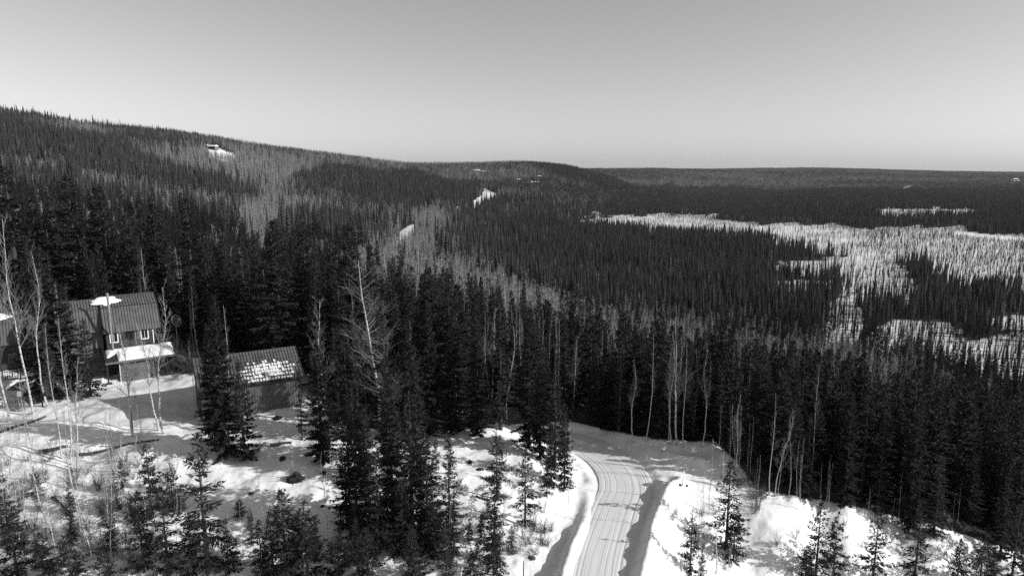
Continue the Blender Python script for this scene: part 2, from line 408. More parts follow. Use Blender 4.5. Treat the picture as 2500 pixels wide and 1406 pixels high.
SPRUCE = [[(0, 300), (100, 312), (330, 372), (450, 432), (560, 452), (660, 500), (560, 508), (420, 478), (250, 455), (150, 432), (0, 410)],
          [(800, 405), (1000, 428), (1180, 466), (1155, 496), (1090, 505), (960, 528), (830, 490), (720, 450)], [(1260, 400), (1400, 405), (1530, 455), (1560, 470), (1480, 470), (1380, 440), (1300, 412)],
          [(1060, 590), (1300, 600), (1500, 560), (1700, 585), (2000, 620), (2000, 800), (1800, 770), (1500, 740), (1250, 690)], [(1500, 480), (2520, 500), (2520, 570), (2200, 545), (1500, 528)]]
def fields(x, y, z):
    """open-snow factor 0..1 for the ground, tree density 0..1, share of bare birches 0..1"""
    u, v, d = proj(x, y, z)
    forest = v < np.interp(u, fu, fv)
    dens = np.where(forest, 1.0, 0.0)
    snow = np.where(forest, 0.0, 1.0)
    n = fbm(x / 16, y / 16, 44, 4)
    n2 = fbm(x / 70, y / 70, 45, 3)
    for poly, dd in BOG:
        pu, pv = zip(*poly)
        f = np.zeros(np.shape(u))
        box = (u > min(pu) - 75) & (u < max(pu) + 75) & (v > min(pv) - 20) & (v < max(pv) + 20)
        if not box.any(): continue
        ub, vb_ = u[box], v[box]; fb_ = np.zeros(len(ub))
        for k in range(4):
            wu = 150 * fbm(ub / 45 + k * 7.3, vb_ / 12 + k, 71, 4); wv = 44 * fbm(ub / 50 + k * 3.1, vb_ / 14, 72 + k, 4)
            fb_ = fb_ + .25 * in_poly(ub + wu, vb_ + wv, poly)
        f[box] = np.clip(fb_, 0, 1)
        dens = np.where(f > 0, np.minimum(dens, np.clip(1 - f * (1 - dd) + n * .9 + n2 * .5, .05, 1)), dens)
        snow = np.where(f > .2, 1.0, snow)
    dens = np.where(forest & (snow < .5), np.clip(dens * (.96 + .9 * n), .45, 1), dens)
    for poly in CLEAR:
        m = in_poly(u, v, poly)
        dens = np.where(m, 0.0, dens); snow = np.where(m, 1.0, snow)
    b = np.zeros(np.shape(u))
    for (bu, bv, ru, rv, w) in BIRCH:
        b = np.maximum(b, w * np.exp(-(((u - bu) / ru) ** 2 + ((v - bv) / rv) ** 2) * .75) * 1.25)
    far = sstep(1600, 2800, y)
    b = b + .2 * sstep(-25, 5, z) + 0.75 * fbm(x / 60, y / 60, 91, 3) * sstep(100, 250, y) * (1 - far) + far * (.5 + 2.0 * fbm(x / 420, y / 420, 92, 4)) + 0.25 * fbm(x / 15, y / 15, 95, 2)
    sp = np.zeros(np.shape(u))
    for poly in SPRUCE:
        sp = np.maximum(sp, in_poly(u + 40 * fbm(u / 40, v / 15, 81, 3), v + 16 * fbm(u / 45, v / 15, 82, 3), poly))
    b = np.where(sp > .5, b * .1, b)
    return snow, dens, np.clip(b, 0.03, 0.96), u, v, d

# ------------------------------------------------------------------ ground sheets
def ground_mat():
    m = bpy.data.materials.new('snow_and_forest_shade'); m.use_nodes = True
    n = m.node_tree.nodes; l = m.node_tree.links; b = n['Principled BSDF']
    b.inputs['Roughness'].default_value = 0.65; b.inputs['Specular IOR Level'].default_value = 0.15
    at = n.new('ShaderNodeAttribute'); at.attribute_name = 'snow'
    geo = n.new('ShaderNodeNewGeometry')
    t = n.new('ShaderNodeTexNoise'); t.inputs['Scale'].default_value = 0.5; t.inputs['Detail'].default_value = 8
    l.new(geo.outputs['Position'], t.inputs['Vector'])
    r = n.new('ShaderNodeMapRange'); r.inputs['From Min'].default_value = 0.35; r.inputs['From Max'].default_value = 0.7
    r.inputs['To Min'].default_value = 0.025; r.inputs['To Max'].default_value = 0.08  # snow under the trees painted dark for the deep shade between them
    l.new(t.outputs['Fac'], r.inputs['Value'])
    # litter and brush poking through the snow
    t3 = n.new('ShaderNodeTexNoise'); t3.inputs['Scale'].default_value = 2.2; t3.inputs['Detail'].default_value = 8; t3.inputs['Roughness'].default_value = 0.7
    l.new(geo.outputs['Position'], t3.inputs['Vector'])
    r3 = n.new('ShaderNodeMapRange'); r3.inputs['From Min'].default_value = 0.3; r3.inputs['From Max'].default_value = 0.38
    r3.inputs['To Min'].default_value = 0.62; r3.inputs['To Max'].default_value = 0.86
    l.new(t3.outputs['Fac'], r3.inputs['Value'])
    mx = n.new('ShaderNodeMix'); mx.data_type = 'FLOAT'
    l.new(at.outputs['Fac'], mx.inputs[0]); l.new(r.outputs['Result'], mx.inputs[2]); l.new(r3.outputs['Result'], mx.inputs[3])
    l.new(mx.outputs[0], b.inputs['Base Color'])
    t2 = n.new('ShaderNodeTexNoise'); t2.inputs['Scale'].default_value = 3.0; t2.inputs['Detail'].default_value = 6
    l.new(geo.outputs['Position'], t2.inputs['Vector'])
    bp = n.new('ShaderNodeBump'); bp.inputs['Strength'].default_value = 0.35; bp.inputs['Distance'].default_value = 0.12
    l.new(t2.outputs['Fac'], bp.inputs['Height']); l.new(bp.outputs['Normal'], b.inputs['Normal'])
    return m
M['ground'] = ground_mat()

def grid_mesh(name, X, Y, Z, m, attr=None, smooth=True):
    nr, nc = X.shape
    me = bpy.data.meshes.new(name)
    co = np.stack([X.ravel(), Y.ravel(), Z.ravel()], 1).astype(np.float32)
    idx = np.arange(nr * nc).reshape(nr, nc)
    q = np.stack([idx[:-1, :-1].ravel(), idx[:-1, 1:].ravel(), idx[1:, 1:].ravel(), idx[1:, :-1].ravel()], 1).astype(np.int32)
    me.vertices.add(len(co)); me.vertices.foreach_set('co', co.ravel())
    me.loops.add(q.size); me.loops.foreach_set('vertex_index', q.ravel())
    me.polygons.add(len(q)); me.polygons.foreach_set('loop_start', np.arange(0, q.size, 4, dtype=np.int32))
    me.update(calc_edges=True); me.validate()
    if smooth: me.polygons.foreach_set('use_smooth', np.ones(len(q), bool))
    if attr is not None:
        a = me.attributes.new('snow', 'FLOAT', 'POINT'); a.data.foreach_set('value', attr.ravel().astype(np.float32))
    me.materials.append(m)
    return me

aa = np.concatenate([np.linspace(-1.7, -.86, 30)[:-1], np.linspace(-.86, .86, 640), np.linspace(.86, 1.7, 30)[1:]])
yy = np.concatenate([np.geomspace(14, 44, 30)[:-1], np.geomspace(44, 112, 330)[:-1], np.geomspace(112, 1200, 170)[:-1], np.geomspace(1200, 24000, 130)])
AA, YY = np.meshgrid(aa, yy)
XX = AA * YY
ZZ = H(XX, YY)
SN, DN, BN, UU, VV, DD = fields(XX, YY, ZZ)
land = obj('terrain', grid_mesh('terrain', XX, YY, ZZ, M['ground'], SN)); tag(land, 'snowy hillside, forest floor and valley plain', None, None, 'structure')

# the ploughed road: one strip with ruts along it
def road_mat():
    m = bpy.data.materials.new('packed_snow_road'); m.use_nodes = True
    n = m.node_tree.nodes; l = m.node_tree.links; b = n['Principled BSDF']
    b.inputs['Roughness'].default_value = 0.55; b.inputs['Specular IOR Level'].default_value = 0.2
    uv = n.new('ShaderNodeAttribute'); uv.attribute_name = 'snow'
    r = n.new('ShaderNodeMapRange'); r.inputs['To Min'].default_value = 0.62; r.inputs['To Max'].default_value = 0.8
    l.new(uv.outputs['Fac'], r.inputs['Value']); l.new(r.outputs['Result'], b.inputs['Base Color'])
    return m
ncol, nrow = 190, 330
rc = np.array(smooth_line(ROAD, nrow))
tg = np.gradient(rc[:, :2], axis=0); tg /= np.linalg.norm(tg, axis=1)[:, None]
nrm = np.stack([tg[:, 1], -tg[:, 0]], 1)
arcl = np.concatenate([[0], np.cumsum(np.linalg.norm(np.diff(rc[:, :2], axis=0), axis=1))])
w = np.linspace(-1, 1, ncol)
wander = 0.25 * fbm(arcl / 14, arcl * 0, 61, 2)
Wd = w[None, :] * (RHW + 0.45)
RX = rc[:, 0][:, None] + nrm[:, 0][:, None] * Wd
RY = rc[:, 1][:, None] + nrm[:, 1][:, None] * Wd
ww = Wd + wander[:, None]
AR = np.repeat(arcl[:, None], ncol, 1)
rut = (.45 + .9 * vnoise(ww / 1.1, AR / 6, 23)) * (0.026 * fbm(ww / .45, AR / 30, 13, 2) + 0.022 * fbm(ww / .1, AR / 22, 14, 2) + 0.014 * fbm(ww / .6, AR / 1.2, 15, 3))
for c0, dp in ((-1.75, .03), (-2.15, .035), (-1.2, .015), (-0.1, .012), (.75, .015), (1.5, .02), (1.95, .035), (2.4, .035)):
    rut -= .7 * dp * (.5 + vnoise(AR / 7, AR * 0 + c0 * 3, 19)) * np.exp(-((ww - c0 - 0.16 * np.sin(AR / 9 + c0 * 2) - .3 * fbm(AR / 11, AR * 0 + c0 * 5, 18, 2)) / .07) ** 2)
edge = sstep(.90, 1.0, np.abs(w))[None, :]
RZ = rc[:, 2][:, None] + 0.03 + 0.06 * (1 - w[None, :] ** 2) + rut * (1 - edge) - edge * 0.22
tone = np.clip(0.6 + 1.0 * fbm(ww / .3, AR / 14, 33, 3) + .5 * fbm(ww / 1.2, AR / 3, 34, 3), 0, 1)
tone = np.maximum(tone, edge)
M['road'] = road_mat()
road = obj('road', grid_mesh('road', RX, RY, RZ, M['road'], tone)); tag(road, 'ploughed road of packed snow with wheel ruts, bending left', None, None, 'structure')

# packed yard snow with the garage shadow painted as a darker sheet
dv = np.array(SHADOW_OUTLINE)
def garage_shadow_sheet():
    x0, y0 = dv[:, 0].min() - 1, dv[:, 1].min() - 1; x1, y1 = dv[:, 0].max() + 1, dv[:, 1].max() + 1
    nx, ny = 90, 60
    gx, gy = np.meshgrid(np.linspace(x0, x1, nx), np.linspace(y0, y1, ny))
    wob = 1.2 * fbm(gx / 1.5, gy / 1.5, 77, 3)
    ins = in_poly(gx + wob, gy + wob, [(p[0], p[1]) for p in SHADOW_OUTLINE])
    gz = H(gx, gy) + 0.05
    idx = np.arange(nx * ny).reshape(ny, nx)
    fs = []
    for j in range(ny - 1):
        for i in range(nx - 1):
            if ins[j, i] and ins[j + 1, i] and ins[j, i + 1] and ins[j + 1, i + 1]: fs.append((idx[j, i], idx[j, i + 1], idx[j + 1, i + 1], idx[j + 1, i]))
    me = bpy.data.meshes.new('garage_shadow_sheet'); me.from_pydata([tuple(p) for p in np.stack([gx.ravel(), gy.ravel(), gz.ravel()], 1)], [], [tuple(int(k) for k in f) for f in fs])
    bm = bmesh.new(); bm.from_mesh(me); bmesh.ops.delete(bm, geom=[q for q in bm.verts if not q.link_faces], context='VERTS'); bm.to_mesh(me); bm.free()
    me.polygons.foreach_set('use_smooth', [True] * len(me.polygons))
    me.materials.append(mat('packed_snow_shadow', 0.66, 0.85, 0.1, 0.08, 1.5, 0.25, 9))
    return obj('garage_shadow_sheet', me)
tag(garage_shadow_sheet(), 'sheet of packed yard snow with the shadow of the garage painted in', None, None, 'structure')

# ------------------------------------------------------------------ tree meshes
def spruce_meshes(key, seed, Ht, Rd, base_f, spacing, nbr, dens, gap=0.0, leafw=0.36, sl=1.0):
    r = np.random.default_rng(seed)
    V = []; F = []
    def quad(p, d, side, l, wd, sag):
        k = len(V)
        up = np.cross(side, d)
        m = p + d * l * .5 + up * sag
        V.extend([p, m + side * wd, p + d * l, m - side * wd]); F.append((k, k + 1, k + 2, k + 3))
    h = base_f * Ht; az = 0.0
    stems = MB()
    while h < Ht * 0.985:
        t = (h - base_f * Ht) / (Ht * (1 - base_f))
        prof = (1 - t) ** 0.85 * (0.72 + 0.28 * min(1, t * 6))
        nb = nbr if t < .8 else max(3, nbr - 2)
        for b in range(nb):
            az += 2 * math.pi / nb * (1 + r.normal(0, .15)) + .3
            if r.random() < gap: continue
            L = Rd * prof * r.choice([r.uniform(.45, .8), r.uniform(.8, 1.22)], p=[.4, .6]) + .12
            e0 = -0.12 + .95 * t ** 1.6 + r.normal(0, .09)
            hor = np.array([math.cos(az), math.sin(az), 0])
            n = 5
            pts = [np.array([0, 0, min(Ht * .985, h + r.normal(0, .55 * spacing * (1 - .6 * t)))])]
            for i in range(n):
                f = i / (n - 1)
                e = e0 - (.42 * (1 - t)) * math.sin(f * math.pi * .75) + .35 * f * f
                pts.append(pts[-1] + (hor * math.cos(e) + np.array([0, 0, math.sin(e)])) * L / n)
            if L > .5: stems.tube([tuple(q) for q in pts[::2]], [.012 + .012 * L, .008 + .006 * L, .004], 3, False)
            ns = max(2, int(L * dens))
            for k2 in range(ns):
                s = (k2 + r.random()) / ns
                s = .12 + .88 * s
                i = min(int(s * n), n - 1); f = s * n - i
                p = pts[i] * (1 - f) + pts[i + 1] * f
                fw = pts[i + 1] - pts[i]; fw = fw / np.linalg.norm(fw)
                sd = np.cross(fw, [0, 0, 1]); sd /= np.linalg.norm(sd) + 1e-9
                for sg in (-1, 1):
                    d = sd * sg * r.uniform(.5, 1) + fw * r.uniform(.4, .9) + np.array([0, 0, r.uniform(-.55, .12)])
                    d /= np.linalg.norm(d)
                    l = sl * (0.16 + .34 * (1 - s) * min(1, L / 1.2) + .1 * r.random())
                    q = np.cross(d, r.normal(0, 1, 3)); q /= np.linalg.norm(q) + 1e-9
                    wside = np.cross(d, [0, 0, 1]) + q * .6; wside /= np.linalg.norm(wside) + 1e-9
                    quad(p, d, wside, l, l * leafw * .5, r.uniform(-.03, .05))
                if r.random() < .45:                        # hanging tufts under the bough
                    d = np.array([r.normal(0, .3), r.normal(0, .3), -1.0]) + fw * .4; d /= np.linalg.norm(d)
                    ws = np.cross(d, [math.cos(az * 3 + k2), math.sin(az * 3 + k2), 0]); ws /= np.linalg.norm(ws) + 1e-9
                    quad(p, d, ws, sl * .28, sl * .06, 0.01)
            fw = pts[-1] - pts[-2]; fw /= np.linalg.norm(fw)
            sd = np.cross(fw, [0, 0, 1]); sd /= np.linalg.norm(sd) + 1e-9
            quad(pts[-1] - fw * .1, fw, sd, .3 * sl, .06 * sl, 0)
        h += spacing * (0.65 + .7 * (1 - t)) * r.uniform(.8, 1.2)
    for k in range(10):
        a = r.uniform(0, 6.28); z = Ht * r.uniform(.955, 1.0)
        d = np.array([math.cos(a) * .5, math.sin(a) * .5, .8]); d /= np.linalg.norm(d)
        quad(np.array([0, 0, z]), d, np.cross(d, [0, 0, 1]), .28 * sl, .04 * sl, 0)
    cm = MB(); cm.v = [tuple(p) for p in V]; cm.f = F
    cm.add(stems.v, stems.f)
    crown = cm.mesh(key + '_crown', M['needles'])
    tr = MB(); k = Ht / 12
    ln = r.normal(0, .03, 2) * Ht * .1
    tr.tube([(0, 0, -.6), (0, 0, .15 * Ht), (ln[0] * .5, ln[1] * .5, .5 * Ht), (0, 0, Ht * .99)], [.17 * k, .13 * k, .08 * k, .01], 6, False)
    return tr.mesh(key + '_trunk', M['bark'], True), crown, Ht

def birch_meshes(key, seed, Ht, r0, nprim, start, spread, rise, twig, wob=0.06, levels=2, m_b='twigs'):
    r = np.random.default_rng(seed)
    n = 10; pts = [np.array([0., 0., -.5])]
    d = np.array([r.normal(0, .05), r.normal(0, .05), 1.0])
    for i in range(n):
        d = d * np.array([.72, .72, 1]) + np.array([r.normal(0, wob), r.normal(0, wob), 0]); d[2] = 1; d /= np.linalg.norm(d)
        pts.append(pts[-1] + d * (Ht + .5) / n)
    rad = [max(.012, r0 * (1 - .93 * (i / n) ** .9)) for i in range(n + 1)]
    tr = MB(); tr.tube([tuple(p) for p in pts], rad, 7, False)
    br = MB()
    def branch(p, d, L, rr, lev):
        m = 4; q = [p]; dd = d.copy()
        for i in range(m):
            dd = dd + np.array([r.normal(0, .16), r.normal(0, .16), .08 + r.normal(0, .1)]); dd /= np.linalg.norm(dd)
            q.append(q[-1] + dd * L / m)
        br.tube([tuple(x) for x in q], [rr * (1 - .8 * i / m) for i in range(m + 1)], 4 if lev == 0 else 3, False)
        if lev < levels:
            k = max(2, int(L * twig))
            for j in range(k):
                s = r.uniform(.2, 1.0) * m; i = min(int(s), m - 1); f = s - i
                pp = q[i] * (1 - f) + q[i + 1] * f
                o = np.array([r.normal(), r.normal(), r.normal(.25, .5)]); o /= np.linalg.norm(o)
                nd = dd * .7 + o * .75; nd /= np.linalg.norm(nd)
                branch(pp, nd, L * r.uniform(.3, .55), max(.007, rr * .45), lev + 1)
    for b in range(nprim):
        t = start + (1 - start) * ((b + r.random()) / nprim) * .97
        s = t * n; i = min(int(s), n - 1); f = s - i
        p = pts[i] * (1 - f) + pts[i + 1] * f
        az = r.uniform(0, 6.28); el = rise + r.normal(0, .15) + .3 * t
        dd = np.array([math.cos(az) * math.cos(el), math.sin(az) * math.cos(el), math.sin(el)])
        L = spread * (1.05 - .75 * ((t - start) / (1 - start))) * r.uniform(.6, 1.2)
        branch(p, dd, L, max(.017, r0 * .36 * (1 - .6 * t)), 0)
    return tr.mesh(key + '_trunk', M['birch_bark'], True), br.mesh(key + '_branches', M[m_b]), Ht

PROTO = {
    'big0': spruce_meshes('spruce_a', 1, 16.0, 2.5, .06, .46, 6, 9.5, sl=1.25),
    'big1': spruce_meshes('spruce_b', 2, 14.0, 2.0, .05, .42, 6, 9.5, sl=1.2),
    'big2': spruce_meshes('spruce_c', 3, 15.0, 1.8, .10, .45, 5, 9.5, .12, sl=1.2),
    'mid0': spruce_meshes('spruce_d', 4, 11.0, 1.45, .05, .38, 5, 9.5, .08),
    'mid1': spruce_meshes('spruce_e', 5, 9.0, 1.5, .06, .36, 5, 9.5, .15),
    'yng0': spruce_meshes('spruce_f', 6, 7.0, 1.5, .06, .34, 5, 9, .2, .30),
    'yng1': spruce_meshes('spruce_g', 7, 6.0, 1.15, .08, .32, 5, 9, .25, .28),
    'yng2': spruce_meshes('spruce_h', 8, 8.0, 1.25, .1, .42, 4, 9, .2, .28),
    'thin0': spruce_meshes('spruce_i', 9, 10.0, .95, .12, .36, 5, 9, .12),
    'bir0': birch_meshes('birch_a', 21, 16, .15, 26, .35, 3.0, .75, 4.4),
    'bir1': birch_meshes('birch_b', 22, 14, .12, 24, .4, 2.4, .8, 4.6, .09),
    'bir2': birch_meshes('birch_c', 23, 15, .11, 22, .45, 2.0, .9, 4.6, .05),
    'bir3': birch_meshes('birch_d', 24, 12, .09, 26, .3, 1.7, .7, 4.6, .1),
    'gnarl': birch_meshes('aspen_gnarled', 25, 17, .16, 44, .15, 4.4, .3, 4.2, .045),
    'sap0': birch_meshes('sapling_a', 31, 7, .045, 16, .25, 1.1, .8, 4.5, .08, 1, 'twigs'),
    'sap1': birch_meshes('sapling_b', 32, 8, .05, 18, .2, 1.3, .7, 4.5, .1, 1, 'twigs'),
    'sap2': birch_meshes('sapling_c', 33, 6, .04, 14, .3, .9, .95, 4.5, .06, 1, 'twigs'),
}
def shrub_mesh(seed, Ht, n, spread):
    r = np.random.default_rng(seed); b = MB()
    for i in range(n):
        a = r.uniform(0, 6.28); d = np.array([math.cos(a) * spread, math.sin(a) * spread, 1.0]); d *= Ht * r.uniform(.5, 1) / np.linalg.norm(d)
        p0 = np.array([r.normal(0, .15), r.normal(0, .15), -.1]); q = [p0]
        for k in range(4): q.append(q[-1] + d / 4 + r.normal(0, .07, 3))
        b.tube([tuple(x) for x in q], [.016, .013, .01, .007, .003], 3, False)
        for k in range(3):
            i0 = r.integers(1, 4); dd = d / np.linalg.norm(d) + r.normal(0, .5, 3)
            b.tube([tuple(q[i0]), tuple(q[i0] + dd * Ht * .13), tuple(q[i0] + dd * Ht * .24)], [.008, .006, .003], 3, False)
    return b.mesh('shrub_stems', M['brush'])
SHRUB = [shrub_mesh(41, 1.6, 16, .45), shrub_mesh(42, 1.1, 22, .7), shrub_mesh(43, 2.4, 14, .3)]

NEAR_TREES = []
COUNT = {'spruce': 0, 'birch': 0, 'sapling': 0, 'shrub': 0}
def put_tree(key, x, y, z, h, wf=1.0, rz=None, label=None, group=None, lean=0.0, leanaz=0.0):
    tm, cm, Ht = PROTO[key]
    if key[:3] in ('big', 'mid', 'yng', 'thi'): nm, cat, cn, kind = 'spruce_tree', 'tree', 'crown', 'spruce'
    elif key[:3] == 'sap': nm, cat, cn, kind = 'birch_sapling', 'tree', 'crown', 'sapling'
    else: nm, cat, cn, kind = 'birch_tree', 'tree', 'crown', 'birch'
    COUNT[kind] += 1
    rz = random.uniform(0, 6.28) if rz is None else rz
    o = empty(nm, (x, y, z), 0)
    o.rotation_euler = (Matrix.Rotation(lean, 3, Vector((-math.sin(leanaz), math.cos(leanaz), 0))) @ Matrix.Rotation(rz, 3, 'Z')).to_euler()
    k = h / Ht; o.scale = (k * wf, k * wf, k)
    obj('trunk', tm, o); obj(cn, cm, o)
    tag(o, label, cat, group)
    NEAR_TREES.append((x, y))
    return o
# ------------------------------------------------------------------ buildings
def gambrel(x0, x1, prof, th):
    """roof slab over a profile [(y, z)...], from x0 to x1"""
    b = MB()
    for (ya, za), (yb, zb) in zip(prof[:-1], prof[1:]):
        L = math.hypot(yb - ya, zb - za); ny, nz = -(zb - za) / L * th, (yb - ya) / L * th
        b.add([(x0, ya, za), (x1, ya, za), (x1, yb, zb), (x0, yb, zb), (x0, ya + ny, za + nz), (x1, ya + ny, za + nz), (x1, yb + ny, zb + nz), (x0, yb + ny, zb + nz)],
              [(0, 3, 2, 1), (4, 5, 6, 7), (0, 1, 5, 4), (1, 2, 6, 5), (2, 3, 7, 6), (3, 0, 4, 7)])
    return b
def seams(x0, x1, prof, th, step, ht=.05, wd=.05):
    b = MB(); n = int((x1 - x0) / step)
    for (ya, za), (yb, zb) in zip(prof[:-1], prof[1:]):
        L = math.hypot(yb - ya, zb - za); ny, nz = -(zb - za) / L, (yb - ya) / L
        o = th + ht / 2 + .001
        for i in range(n + 1):
            x = x0 + .04 + i * (x1 - x0 - .08) / n
            b.bar((x, ya + ny * o, za + nz * o), (x, yb + ny * o, zb + nz * o), wd, ht, (0, ny, nz))
    return b
def barges(root, x, prof, th, m):
    for (ya, za), (yb, zb) in zip(prof[:-1], prof[1:]):
        b = MB(); b.bar((x, ya, za - .06), (x, yb, zb - .06), .06, .34, (0, 0, 1)); b.build('barge_board', m, root)
def gable_wall(x0, x1, prof_in, z0, t=.15):
    """closed body under a roof profile"""
    b = MB(); n = len(prof_in)
    loop = [(prof_in[0][0], z0)] + list(prof_in) + [(prof_in[-1][0], z0)]
    k = len(loop)
    b.add([(x0, y, z) for y, z in loop] + [(x1, y, z) for y, z in loop],
          [tuple(range(k)), tuple(reversed(range(k, 2 * k)))] + [(i, i + k, (i + 1) % k + k, (i + 1) % k) for i in range(k)])
    return b
def window(root, x0, x1, z0, z1, y, fr=.12, m='white_trim', bars=True, depth=.1):
    f = MB(); d0, d1 = y - depth, y + .02
    f.box(x0, x1, d0, d1, z1 - fr, z1); f.box(x0, x1, d0, d1, z0, z0 + fr); f.box(x0, x0 + fr, d0, d1, z0 + fr, z1 - fr); f.box(x1 - fr, x1, d0, d1, z0 + fr, z1 - fr)
    w_ = f.build('window', M[m], root)
    p = MB(); p.box(x0 + fr, x1 - fr, y - .045, y + .01, z0 + fr, z1 - fr); p.build('pane', M['glass'], w_)
    if bars:
        q = MB(); q.box((x0 + x1) / 2 - .02, (x0 + x1) / 2 + .02, y - .07, y - .046, z0 + fr, z1 - fr); q.build('muntin', M[m], w_)
    return w_
def lump_snow(name, cx, cy_, cz, rx, ry, h, slope, label, seed, rz=0.0, group=None, parent=None):
    """a melting pad of snow lying on a tilted surface; slope = dz/dy in local axes"""
    n, k = 34, 7
    V = []; F = []
    r = np.random.default_rng(seed)
    for j in range(k + 1):
        f = j / k
        for i in range(n):
            a = 2 * math.pi * i / n
            e = 1 + 1.3 * float(fbm(np.array([math.cos(a) * 1.9 + seed]), np.array([math.sin(a) * 1.9]), 5, 4)[0])
            x, y = rx * f * e * math.cos(a), ry * f * e * math.sin(a)
            z = h * (1 - f ** 4) + slope * y
            V.append((x, y, z + (0 if j == k else .02 * r.random())))
    for j in range(k):
        for i in range(n):
            F.append((j * n + i, (j + 1) * n + i, (j + 1) * n + (i + 1) % n, j * n + (i + 1) % n))
    b = MB(); b.add(V, F)
    o = b.build(name, M['roof_snow'], None, (cx, cy_, cz), True); o.rotation_euler = (0, 0, rz)
    tag(o, label, 'snow patch', group); return o
def local(root_loc, th, x, y, z):
    return (root_loc[0] + x * math.cos(th) - y * math.sin(th), root_loc[1] + x * math.sin(th) + y * math.cos(th), root_loc[2] + z)

# --- the house with the gambrel roof
HT = R(35); HL = (-55.9, 91.5, 5.4)
house = empty('house', HL, HT)
tag(house, 'grey house with ribbed metal gambrel roof, white-framed windows and a tall stove pipe', 'house')
pf = [(-.45, 6.75), (1.55, 9.95), (4.0, 11.1), (6.45, 9.95), (8.45, 6.75)]
pin = [(0, 7.05), (1.7, 9.85), (4.0, 10.95), (6.3, 9.85), (8.0, 7.05)]
gable_wall(0, 6.5, pin, -1.0).build('wall', M['dark_siding'], house)
rf = gambrel(-.25, 6.8, pf, .1).build('roof', M['metal_roof'], house)
tag(seams(-.25, 6.8, pf, .1, .34).build('roof_seam', M['metal_seam'], rf), kind='stuff')
barges(house, -.29, pf, .1, M['trim_dark']); barges(house, 6.84, pf, .1, M['trim_dark'])
b = MB(); b.bar((-.2, 1.5, 10.08), (6.75, 1.5, 10.08), .1, .06); b.build('roof_flashing', M['metal_seam'], house)
b = MB(); b.bar((-.25, 4, 11.26), (6.8, 4, 11.26), .3, .06); b.build('ridge_cap', M['metal_roof'], house)
pf2 = [(.75, 6.9), (1.75, 9.75), (4.0, 10.95), (6.25, 9.75), (7.6, 6.9)]
pin2 = [(1.1, 7.1), (1.9, 9.65), (4.0, 10.8), (6.1, 9.65), (7.3, 7.1)]
gable_wall(-5.4, -.3, pin2, -1.0).build('wall', M['siding'], house)
rf2 = gambrel(-5.6, -.32, pf2, .1).build('roof', M['metal_roof'], house)
tag(seams(-5.6, -.32, pf2, .1, .34).build('roof_seam', M['metal_seam'], rf2), kind='stuff')
window(house, .4, 1.45, 5.3, 6.9, -.0); window(house, 4.2, 5.2, 5.3, 6.9, -.0)
window(house, 2.0, 3.3, 5.5, 6.9, 0, .06, 'trim_dark')
for x in (1.75, 3.55): 
    b = MB(); b.box(x - .05, x + .05, -.06, 0.01, 4.6, 6.9); b.build('wall_batten', M['post'], house)
b = MB(); b.box(3.75, 4.1, -.05, 0.01, 5.4, 6.9); b.build('wall_panel', M['tarp'], house)
b = MB(); b.box(5.72, 5.84, -.1, .01, 4.2, 6.9); b.build('door_casing', M['white_trim'], house)
b = MB(); b.box(5.9, 6.45, -.04, .01, 3.9, 6.6); dr = b.build('door', M['glass'], house)
b = MB(); b.tube([(6.0, -.1, 5.0), (6.0, -.1, 5.12)], [.03, .03], 6); b.build('handle', M['pipe'], dr)
window(house, -1.6, -.7, 2.6, 4.6, 1.1, .08, 'trim_dark')
b = MB(); b.tube([(.6, -1.0, 3.7), (.6, -1.0, 12.2)], [.14, .14], 10); cp = b.build('chimney', M['pipe'], house, smooth=False)
b = MB(); b.tube([(.6, -1.0, 12.25), (.6, -1.0, 12.32), (.6, -1.0, 12.5)], [.23, .2, .03], 10); b.build('chimney_cap', M['pipe'], cp)
for p in ((-.1, 1.2, 10.1), (2.6, 1.8, 10.2)):
    b = MB(); b.bar((.6, -.9, 10.0), p, .035); b.build('chimney_brace', M['trim_dark'], house)
# carport with a flat roof in front of the house
b = MB(); b.add([(-.6, -3.6, 3.25), (8.1, -3.6, 3.25), (8.1, -.02, 4.25), (-.6, -.02, 4.25), (-.6, -3.6, 3.45), (8.1, -3.6, 3.45), (8.1, -.02, 4.45), (-.6, -.02, 4.45)], [(0, 3, 2, 1), (4, 5, 6, 7), (0, 1, 5, 4), (1, 2, 6, 5), (2, 3, 7, 6), (3, 0, 4, 7)]); b.build('porch_roof', M['trim_dark'], house)
b = MB(); b.box(-.62, 8.12, -3.68, -3.602, 3.2, 3.47); b.build('fascia', M['siding'], house)
b = MB(); b.box(1.1, 5.2, -2.9, -2.75, -.6, 3.5); b.build('wall', M['tarp'], house)
b = MB(); b.box(1.0, 1.1, -3.0, -2.7, -.6, 3.5); b.build('corner_board', M['canvas'], house)
for x in (-.45, 5.35, 7.9):
    b = MB(); b.box(x - .09, x + .09, -3.5, -3.32, -.8, 3.3); b.build('porch_post', M['trim_dark'], house)
